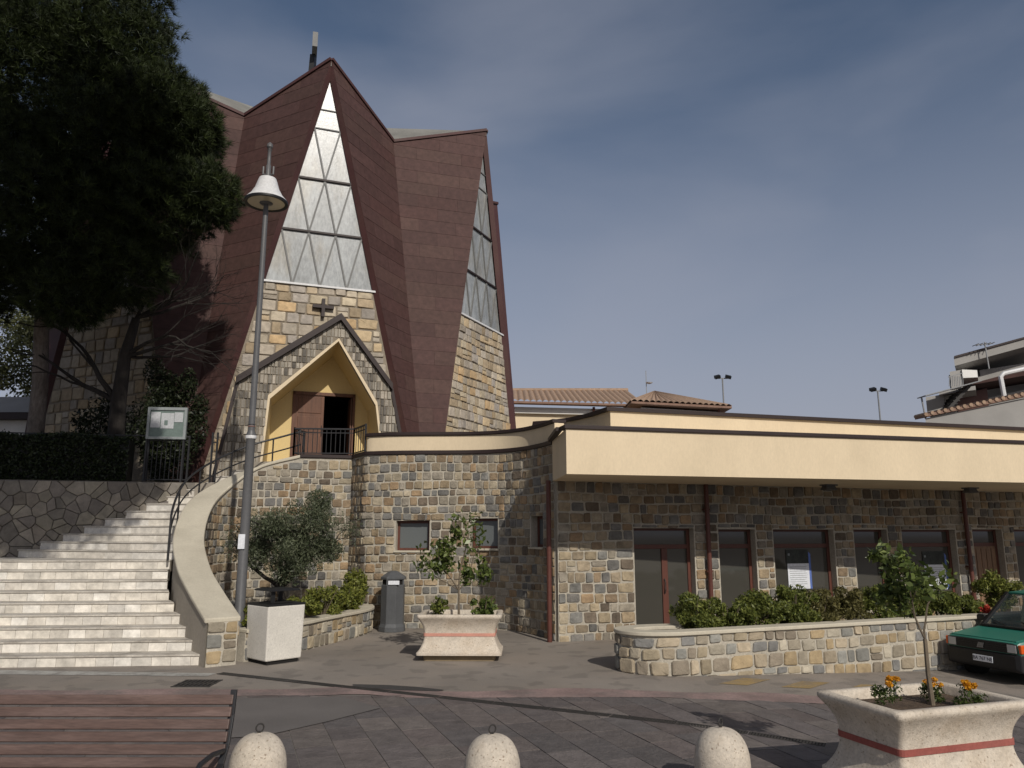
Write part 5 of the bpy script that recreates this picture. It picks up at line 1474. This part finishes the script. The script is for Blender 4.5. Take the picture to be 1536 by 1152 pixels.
pine((-12.62, 19.9, 3.2), (-12.1, 19.4, 12.8), lob, 'huge dark pine with leaning grey trunk beside the church', 4, 42000, trunk_r=.215)
# unseen pine added left of the viewer to throw shade on the retaining wall
lob2 = [((-6.0, 6.4, 12.0), (2.4, 2.2, 1.7), 3), ((-8.2, 7.2, 12.2), (2.6, 2.4, 1.9), 4), ((-8.6, 11.0, 15.2), (2.9, 2.4, 2.2), 4), ((-7.4, 9.2, 14.2), (2.2, 2.2, 1.7), 3), ((-10.3, 9.3, 13.6), (2.4, 2.4, 2.0), 3)]
pine((-8.2, 7.2, 0), (-7.7, 8.6, 13), lob2, 'added umbrella pine out of view on the left, shading the retaining wall', 6, 15000, per=10, needle=.26, width=.03)

# ------------------------------------------------------------------ bare tree, evergreen and background growth
bt = thing('bare_tree', (-10.25, 19.6, 3.2), 'dark leafless tree with twisted branches reaching across the church front', 'tree')
m = MB(); r_ = random.Random(14); tips = []
b0 = Vector((-10.25, 19.6, 3.2)); b1 = Vector((-10.15, 19.5, 5.4)); b2_ = Vector((-10.05, 19.4, 6.6)); b3 = Vector((-9.8, 19.3, 7.6))
m.tube([b0, b0.lerp(b1, .5) + Vector((.05, 0, 0)), b1, b2_, b3], [.26, .22, .19, .15, .10], 10)
for s, dv, L_, rd, dp in ((b1, (-.9, 0, .55), 1.5, .085, 4), (b1, (-.7, -.1, .9), 1.6, .09, 4), (b2_, (1.0, -.1, .15), 1.3, .06, 5), (b2_, (1.0, -.2, .45), 1.4, .06, 5), (b3, (.9, -.2, .5), 1.2, .055, 5), (b3, (.55, .1, .9), 1.1, .05, 5), (b3, (1.1, -.1, .1), 1.1, .05, 5), (b2_, (.9, .1, -.12), 1.2, .045, 5), (b3, (.9, .1, .3), 1.3, .05, 5)):
    grow(m, s, dv, L_, rd, dp, r_, tips, .5, (2, 3), .70, .32, .05, .6, 4, 5)
m.build('trunk', M_barkd, bt, smooth=True)
ev = thing('evergreen_shrub', (-9.3, 20.2, 3.2), 'tall dark evergreen bush between the bare tree and the church', 'bush')
rn = np.random.default_rng(77)
p_ = lump_points(15000, (-9.25, 20.3, 5.0), (.95, .8, 1.75), 30, rn, lump_r=.34); V, F, T = quads_cloud(p_, .10, .45, .2, rn); np_mesh('foliage', V, F, L_ever, ev, T)
MB().tube([(-9.3, 20.3, 3.2), (-9.25, 20.3, 6.0)], [.08, .03], 6).build('stem', M_barkd, ev)
ev = thing('dark_shrub', (-11.6, 20.6, 3.2), 'open dark shrub between the leaning pine trunk and the bare tree', 'bush')
p_ = lump_points(2600, (-11.3, 20.9, 4.7), (1.1, .6, 1.4), 30, rn, lump_r=.30); V, F, T = quads_cloud(p_, .12, .45, .2, rn); np_mesh('foliage', V, F, L_ever, ev, T)
MB().tube([(-11.4, 20.9, 3.2), (-11.3, 20.9, 5.2)], [.06, .02], 6).build('stem', M_barkd, ev)
bg = thing('background_tree', (-18.6, 31, 3.2), 'sunlit leafy tree behind the pine trunk at the left edge', 'tree')
p_ = lump_points(15000, (-19.2, 31, 9.2), (3.4, 2.0, 2.8), 40, rn, lump_r=.26); V, F, T = quads_cloud(p_, .16, .5, .3, rn); np_mesh('crown', V, F, L_back, bg, T)
MB().tube([(-18.6, 31, 3.2), (-18.8, 31, 9.0)], [.16, .08], 8).build('trunk', M_barkd, bg)
# small outbuilding at the left edge
ko = thing('outbuilding', (-16.6, 26.6, 3.2), 'small white outbuilding with flat grey roof behind the hedge', 'building')
MB().box((-19.8, 28.2, 4.6), (5.6, 3, 2.8)).build('wall', M_white, ko)
MB().box((-19.8, 28.1, 6.10), (6.3, 3.6, .22)).build('roof_edge', M_trim, ko)
m = MB(); m.frustum([(-22.9, 26.3, 6.22), (-16.65, 26.3, 6.22), (-16.65, 29.9, 6.22), (-22.9, 29.9, 6.22)], [(-22.2, 27.4, 6.95), (-17.3, 27.4, 6.95), (-17.3, 29.2, 6.95), (-22.2, 29.2, 6.95)]); m.build('roof', M_greyr, ko)

# ------------------------------------------------------------------ parked car (heading towards viewer's left, along the long planter)
car = thing('parked_car', (9.40, 13.96, -.36), 'green boxy small car parked beside the long stone planter', 'car', rz=R(200))
def cprof(pts, y0, y1, mb=None):
    mb = mb or LMB(); return mb.ext([(x, y0, z) for x, z in pts], (0, y1 - y0, 0))
hw = .70
# lower body: nose at +x
low = LMB()
secs = []
for x, zb_, zt, w in ((1.66, .40, .72, .655), (1.60, .30, .755, .685), (1.2, .27, .80, .71), (.80, .25, .845, .72), (.70, .25, .87, .72), (-.2, .25, .88, .73), (-1.2, .25, .89, .725), (-1.62, .30, .89, .70), (-1.68, .42, .85, .675)):
    secs.append([(x, -w + .03, zb_), (x, w - .03, zb_), (x, w, zb_ + .12), (x, w, zt - .10), (x, w - .035, zt - .02), (x, w - .10, zt), (x, -w + .10, zt), (x, -w + .035, zt - .02), (x, -w, zt - .10), (x, -w, zb_ + .12)])
low.loft(secs).build('body', M_carpaint, car, smooth=True, autosmooth=38)
# hood seam and panel
LMB().add([(1.63, -.60, .752), (1.63, .60, .752), (.76, .64, .862), (.76, -.64, .862), (1.63, -.60, .742), (1.63, .60, .742), (.76, .64, .85), (.76, -.64, .85)], [(0, 1, 2, 3), (7, 6, 5, 4), (0, 4, 5, 1), (1, 5, 6, 2), (2, 6, 7, 3), (3, 7, 4, 0)]).build('hood', M_carpaint, car, bevel=.01)
# roof, pillars
rf = LMB().loft([[(.22, -.56, 1.37), (.22, .56, 1.37), (.22, .54, 1.415), (.22, -.54, 1.415)], [(-.5, -.575, 1.40), (-.5, .575, 1.40), (-.5, .55, 1.45), (-.5, -.55, 1.45)], [(-1.42, -.56, 1.38), (-1.42, .56, 1.38), (-1.42, .54, 1.43), (-1.42, -.54, 1.43)]])
rf.build('roof', M_carpaint, car, smooth=True, bevel=.015)
for s_ in (-1, 1):
    LMB().bar((.78, s_ * .66, .855), (.20, s_ * .555, 1.40), .06, .05).build('windscreen_pillar', M_black, car)
    LMB().bar((-.25, s_ * .69, .87), (-.30, s_ * .57, 1.41), .05, .06).build('door_pillar', M_carpaint, car)
    LMB().bar((-1.55, s_ * .67, .88), (-1.40, s_ * .555, 1.40), .10, .06).build('rear_pillar', M_carpaint, car)
    LMB().add([(.70, s_ * .675, .87), (-.22, s_ * .69, .875), (-.27, s_ * .575, 1.40), (.20, s_ * .56, 1.39)], [(0, 1, 2, 3)]).build('side_glass', M_carglass, car)
    LMB().add([(-.28, s_ * .69, .875), (-1.50, s_ * .675, .88), (-1.38, s_ * .56, 1.39), (-.33, s_ * .575, 1.40)], [(0, 1, 2, 3)]).build('side_glass', M_carglass, car)
    mi = LMB().box((.62, s_ * .78, .96), (.10, .16, .10)); mi.bar((.62, s_ * .69, .92), (.62, s_ * .74, .95), .03); mi.build('mirror', M_black, car, bevel=.02)
    LMB().box((.42, s_ * .742, .62), (1.35, .012, .07)).build('side_moulding', M_black, car)
LMB().add([(.77, -.63, .868), (.77, .63, .868), (.21, .53, 1.385), (.21, -.53, 1.385)], [(0, 1, 2, 3)]).build('windscreen', M_carglass, car)
LMB().add([(-1.60, -.62, .89), (-1.60, .62, .89), (-1.43, .53, 1.38), (-1.43, -.53, 1.38)], [(0, 1, 2, 3)]).build('rear_window', M_carglass, car)
LMB().box((.86, 0, .868), (.16, 1.18, .03)).build('scuttle', M_black, car)
for y_ in (-.15, .4): LMB().bar((.86, y_, .89), (.66, y_ - .42, .955), .015, .012).build('wiper', M_black, car)
LMB().box((.50, 0, .84), (.34, 1.2, .14)).build('dashboard', M_black, car, bevel=.03)
st_ = LMB().tube([(.36 + .05 * math.cos(R(a)), .32 + .17 * math.sin(R(a)), .92 + .16 * math.cos(R(a))) for a in range(0, 361, 20)], .014, 6); st_.build('steering_wheel', M_black, car)
for y_ in (-.32, .32):
    sm_ = LMB().box((-.30, y_, .48), (.5, .46, .14)); sm_.box((-.58, y_, .78), (.12, .44, .56), ry=R(-12)); sm_.box((-.66, y_, 1.14), (.08, .24, .16)); sm_.build('seat', M_black, car, bevel=.04)
LMB().box((-1.25, 0, .70), (.14, 1.1, .5)).build('rear_seat', M_black, car, bevel=.04)
# front: grille, lamps, bumper, plate, emblem
gr = LMB().box((1.655, 0, .635), (.05, .96, .15)); grille = gr.build('grille', M_black, car, bevel=.008)
for k in range(4): LMB().box((1.682, 0, .585 + k * .033), (.012, .94, .010)).build('grille_bar', M_black, grille)
em = LMB()
for k in range(5): em.bar((1.69, -.055 + k * .022, .60), (1.69, -.03 + k * .022, .67), .008, .01)
em.bar((1.69, -.075, .595), (1.69, .05, .595), .006, .006); em.build('emblem', M_chrome, grille)
for s_ in (-1, 1):
    hl = LMB().box((1.648, s_ * .545, .635), (.06, .165, .135)); h_ = hl.build('headlamp', M_headl, car, bevel=.012)
    LMB().box((1.672, s_ * .545, .635), (.012, .176, .146)).build('surround', M_black, h_)
    LMB().box((1.681, s_ * .545, .635), (.008, .150, .122)).build('lens', M_headl, h_)
    a_ = LMB().box((1.58, s_ * .667, .635), (.16, .06, .135)); a_.build('indicator', M_amber, car, bevel=.015)
bp = LMB().loft([[(1.70, y, z) for y, z in ((-.60, .32), (.60, .32), (.60, .53), (-.60, .53))], [(1.66, y, z) for y, z in ((-.68, .27), (.68, .27), (.68, .55), (-.68, .55))], [(1.30, y, z) for y, z in ((-.735, .27), (.735, .27), (.735, .55), (-.735, .55))]])
bp.build('front_bumper', M_black, car, bevel=.02)
LMB().loft([[(-1.72, y, z) for y, z in ((-.62, .30), (.62, .30), (.62, .53), (-.62, .53))], [(-1.40, y, z) for y, z in ((-.735, .27), (.735, .27), (.735, .55), (-.735, .55))]]).build('rear_bumper', M_black, car, bevel=.02)
pl = LMB().box((1.708, .03, .42), (.012, .36, .10)); plate_o = pl.build('number_plate', M_sheet, car, bevel=.004)
fc = bpy.data.curves.new('plate_text', 'FONT'); fc.body = 'BA 767 NE'; fc.size = .078; fc.align_x = 'CENTER'; fc.align_y = 'CENTER'; fc.extrude = .001
fo = bpy.data.objects.new('tmp', fc); COL.objects.link(fo)
bpy.context.view_layer.update()
me = bpy.data.meshes.new_from_object(fo.evaluated_get(bpy.context.evaluated_depsgraph_get())); bpy.data.objects.remove(fo)
me.name = 'plate_characters'; me.materials.clear()
to = tag(link_mesh('plate_characters', me, M_black, plate_o), kind='stuff'); to.matrix_basis = Matrix.Translation((1.7155, .03, .42)) @ Matrix(((0, 0, 1, 0), (1, 0, 0, 0), (0, 1, 0, 0), (0, 0, 0, 1)))
for x_ in (1.02, -1.15):
    for s_ in (-1, 1):
        arch = LMB().tube([(x_ + .31 * math.cos(R(a)), s_ * .715, .28 + .31 * math.sin(R(a))) for a in range(-5, 186, 10)], .035, 6); arch.build('wheel_arch', M_black, car)
        wv = LMB(); prof = [(.05, -.08), (.22, -.085), (.265, -.07), (.28, -.03), (.28, .03), (.265, .07), (.22, .085), (.05, .08)]
        n_ = 24; rings = [[(x_ + r0 * math.cos(2 * math.pi * k / n_), s_ * .66 + o0, .28 + r0 * math.sin(2 * math.pi * k / n_)) for k in range(n_)] for r0, o0 in prof]
        wv.loft(rings); w_ = wv.build('wheel', M_rubber, car, smooth=True)
        rm = LMB(); rings = [[(x_ + r0 * math.cos(2 * math.pi * k / n_), s_ * (.66 + o0), .28 + r0 * math.sin(2 * math.pi * k / n_)) for k in range(n_)] for r0, o0 in ((.19, .05), (.19, .088), (.16, .088), (.13, .07), (.05, .075), (.03, .09))]
        rm.loft(rings); rm.build('rim', M_rim, w_, smooth=True)

# ------------------------------------------------------------------ buildings behind
def tiled(name, quad, parent, pitch=.28, depth=.07):
    """barrel-tile slope: quad = eave-left, eave-right, ridge-right, ridge-left"""
    a, b, c, d = [Vector(p) for p in quad]; nrow = max(3, int((b - a).length / pitch)); V = []; F = []
    nup = (b - a).cross(d - a).normalized()
    if nup.z < 0: nup = -nup
    n_ = nrow * 6
    for k in range(n_ + 1):
        t = k / n_; off = nup * depth * abs(math.sin(math.pi * t * nrow))
        V += [a.lerp(b, t) + off, d.lerp(c, t) + off]
    for k in range(n_): F.append((2 * k, 2 * k + 2, 2 * k + 3, 2 * k + 1))
    m_ = MB(); m_.v = [tuple(p) for p in V]; m_.f = F
    return m_.build(name, M_rooftile, parent, smooth=False)
sb = thing('tiled_building', (5, 42, 0), 'cream building with terracotta tiled hip roof rising behind the hall', 'building')
def hip(x0, x1, y0, y1, ze, zr, slope_y, over, ridge):
    pass
yA = lambda x: 39.2 + (x - .0) * .20
MB().prism([(-6, 38.6), (7.2, yA(7.2)), (7.2, 52), (-6, 52)], 0, 8.5).build('wall', M_cream, sb)
m = MB(); m.prism([(-6.25, 38.35), (7.3, yA(7.3) - .25), (7.3, yA(7.3)), (-6.25, 38.6)], 8.22, 8.54); m.build('cornice', M_white, sb)
tiled('roof_slope', [(-6.4, 37.7, 8.74), (7.0, yA(7.0) - .8, 8.74), (7.0, 45.5, 10.5), (-6.4, 45.5, 10.5)], sb, .32, .10)
MB().ext([(-6.4, 37.72, 8.65), (7.0, yA(7.0) - .78, 8.65), (7.0, yA(7.0) - .78, 8.75), (-6.4, 37.72, 8.75)], (0, .5, 0)).build('eave', M_tiledark, sb)
MB().tube([(-6.4, 45.5, 10.55), (7.0, 45.5, 10.55)], .14, 8).build('ridge_tiles', M_rooftile, sb)
MB().tube([(4.3, yA(4.3) - .25, 8.6), (4.3, yA(4.3) - .12, 0)], .07, 8).build('downpipe', M_pipe, sb)
sb2 = thing('tiled_block', (9, 41, 0), 'square cream block with low pyramid tile roof behind the hall', 'building')
MB().prism([(6.6, 38.7), (11.0, 40.2), (11.0, 47), (6.6, 47)], 0, 8.4).build('wall', M_white, sb2)
pk = Vector((8.2, 43.4, 10.05)); e_ = [Vector((6.0, 38.0, 8.62)), Vector((11.5, 39.6, 8.62)), Vector((11.5, 47.5, 8.62)), Vector((6.0, 47.5, 8.62))]
for i in range(4): tiled('roof_slope', [e_[i], e_[(i + 1) % 4], pk, pk], sb2, .32, .10)
m = MB(); m.prism([tuple(p[:2]) for p in e_], 8.50, 8.61); m.build('eave', M_tiledark, sb2)
MB().tube([(10.9, 39.9, 8.6), (10.9, 40.0, 0)], .07, 8).build('downpipe', M_pipe, sb2)
an = thing('tv_aerial', (7.55, 42.6, 9.9), 'thin aerial mast with small pale dish on the tiled roof', 'aerial')
MB().bar((7.6, 42.6, 9.7), (7.6, 42.6, 11.15), .035).build('mast', M_steel, an)
MB().lathe([(.0, 0), (.16, .05), (.2, .10), (.17, .09)], (7.75, 42.5, 10.35), 12).build('dish', M_lampw, an)
def floodlight(x, y, z0, z1, label):
    t = thing('floodlight_mast', (x, y, 0), label, 'floodlight', 'floodlight masts')
    MB().tube([(x, y, z0), (x, y, z1)], [.07, .05], 8).build('mast', M_steel, t)
    MB().bar((x - .35, y, z1), (x + .35, y, z1), .06).build('crossbar', M_steel, t)
    for s_ in (-1, 1): MB().box((x + s_ * .36, y - .1, z1 + .08), (.36, .30, .20), rx=R(25), ry=R(s_ * 14)).build('lamp_head', M_black, t)
floodlight(14.0, 50, 0, 12.2, 'twin-headed floodlight mast just right of the tiled roof')
floodlight(24.25, 50, 0, 11.35, 'twin-headed floodlight mast standing alone against the sky')

# house at the right edge
HX_ = lambda x: 20.42 + (x - 1380) * .0343
HZ_ = lambda y: 7.72 + (628 - y) * .0343
ap = thing('terraced_house', (25, 40, 0), 'grey house with stepped roof terraces and outside metal stair at the right edge', 'building')
def hpoly(name, pts, y0, depth, mat, parent=ap):
    return MB().ext([(HX_(x), y0, HZ_(y)) for x, y in pts], (depth * .62, depth, 0)).build(name, mat, parent)
hpoly('lower_wall', [(1372, 632), (1640, 578), (1640, 860), (1372, 860)], 37.0, 3.5, M_greyr)
MB().ext([(HX_(1368), 36.8, HZ_(631)), (HX_(1644), 36.8, HZ_(575)), (HX_(1644), 36.8, HZ_(570)), (HX_(1368), 36.8, HZ_(627))], (0, .9, 0)).build('verge', M_tiledark, ap)
for k in range(30):
    t = k / 29; x = HX_(1370) + (HX_(1640) - HX_(1370)) * t; z = HZ_(627) + (HZ_(571) - HZ_(627)) * t
    MB().tube([(x, 36.75, z), (x, 37.75, z + .02)], .10, 6).build('verge_tile', M_rooftile, ap)
hpoly('main_wall', [(1452, 602), (1640, 560), (1640, 640), (1452, 640)], 40.0, 8, M_greyr)
hpoly('upper_wall', [(1480, 545), (1640, 520), (1640, 600), (1480, 600)], 41.0, 7, M_greyr)
hpoly('roof_slab', [(1467, 525), (1640, 478), (1640, 492), (1467, 539)], 39.6, 8, M_greyr)
hpoly('roof_slab_edge', [(1466, 524), (1641, 476.5), (1641, 479), (1466, 527)], 39.5, 8, M_trim)
hpoly('dark_eave', [(1462, 575), (1640, 528), (1640, 545), (1485, 572)], 38.6, 2.2, M_canvas)
hpoly('balcony_opening', [(1470, 585), (1518, 572), (1518, 605), (1470, 615)], 39.9, .15, M_frame)
hpoly('upper_window', [(1504, 541), (1528, 535), (1528, 546), (1504, 552)], 40.9, .15, M_dark)
hpoly('white_parapet', [(1465, 549), (1488, 550), (1488, 561), (1465, 562)], 38.9, 2.0, M_white)
hpoly('terrace_block', [(1448, 552), (1465, 549), (1465, 577), (1448, 577)], 39.0, 2.0, M_greyr)
hpoly('terrace_slab', [(1415, 588), (1470, 578), (1470, 584), (1415, 592)], 38.2, 2.0, M_greyr)
hpoly('low_parapet', [(1398, 594), (1425, 590), (1425, 616), (1398, 616)], 38.4, 2.0, M_greyr)
m = MB()
for k in range(7):
    x0 = HX_(1424 + k * 4.2); z0 = HZ_(612 - k * 4.8); m.box((x0, 38.2, z0), (.34, .9, .05))
for y_ in (37.75, 38.65): m.bar((HX_(1420), y_, HZ_(614)), (HX_(1456), y_, HZ_(578)), .06, .14)
m.build('metal_stair', M_castiron, ap)
m = MB(); m.bar((HX_(1379), 37.6, HZ_(598)), (HX_(1462), 37.6, HZ_(576)), .8, .05); m.build('awning', M_steel, ap)
MB().bar((HX_(1379), 37.6, HZ_(598)), (HX_(1382), 37.6, HZ_(630)), .06).build('awning_post', M_steel, ap)
m = MB()
for k in range(9): m.bar((HX_(1428 + k * 2.6), 38.0, HZ_(580)), (HX_(1430 + k * 2.4), 38.0, HZ_(565)), .025)
m.bar((HX_(1428), 38.0, HZ_(566)), (HX_(1450), 38.0, HZ_(560)), .04); m.build('terrace_railing', M_steel, ap)
MB().tube([(HX_(1494), 37.3, HZ_(604)), (HX_(1492), 37.3, HZ_(570)), (HX_(1497), 37.3, HZ_(565)), (HX_(1560), 37.3, HZ_(551))], .11, 8).build('white_pipe', M_lampw, ap, smooth=True)
a2 = thing('roof_aerial', (HX_(1508), 39.2, HZ_(548)), 'comb-shaped television aerial on the house roof at the right edge', 'aerial')
MB().bar((HX_(1512), 39.2, HZ_(546)), (HX_(1510), 39.2, HZ_(504)), .05).build('mast', M_steel, a2)
MB().bar((HX_(1495), 39.2, HZ_(509)), (HX_(1523), 39.2, HZ_(506)), .04).build('boom', M_steel, a2)
for k in range(5): MB().bar((HX_(1496 + k * 6), 38.9, HZ_(508.5 - k * .5)), (HX_(1496 + k * 6), 39.5, HZ_(508.5 - k * .5)), .03).build('element', M_steel, a2)
bpy.context.view_layer.update()
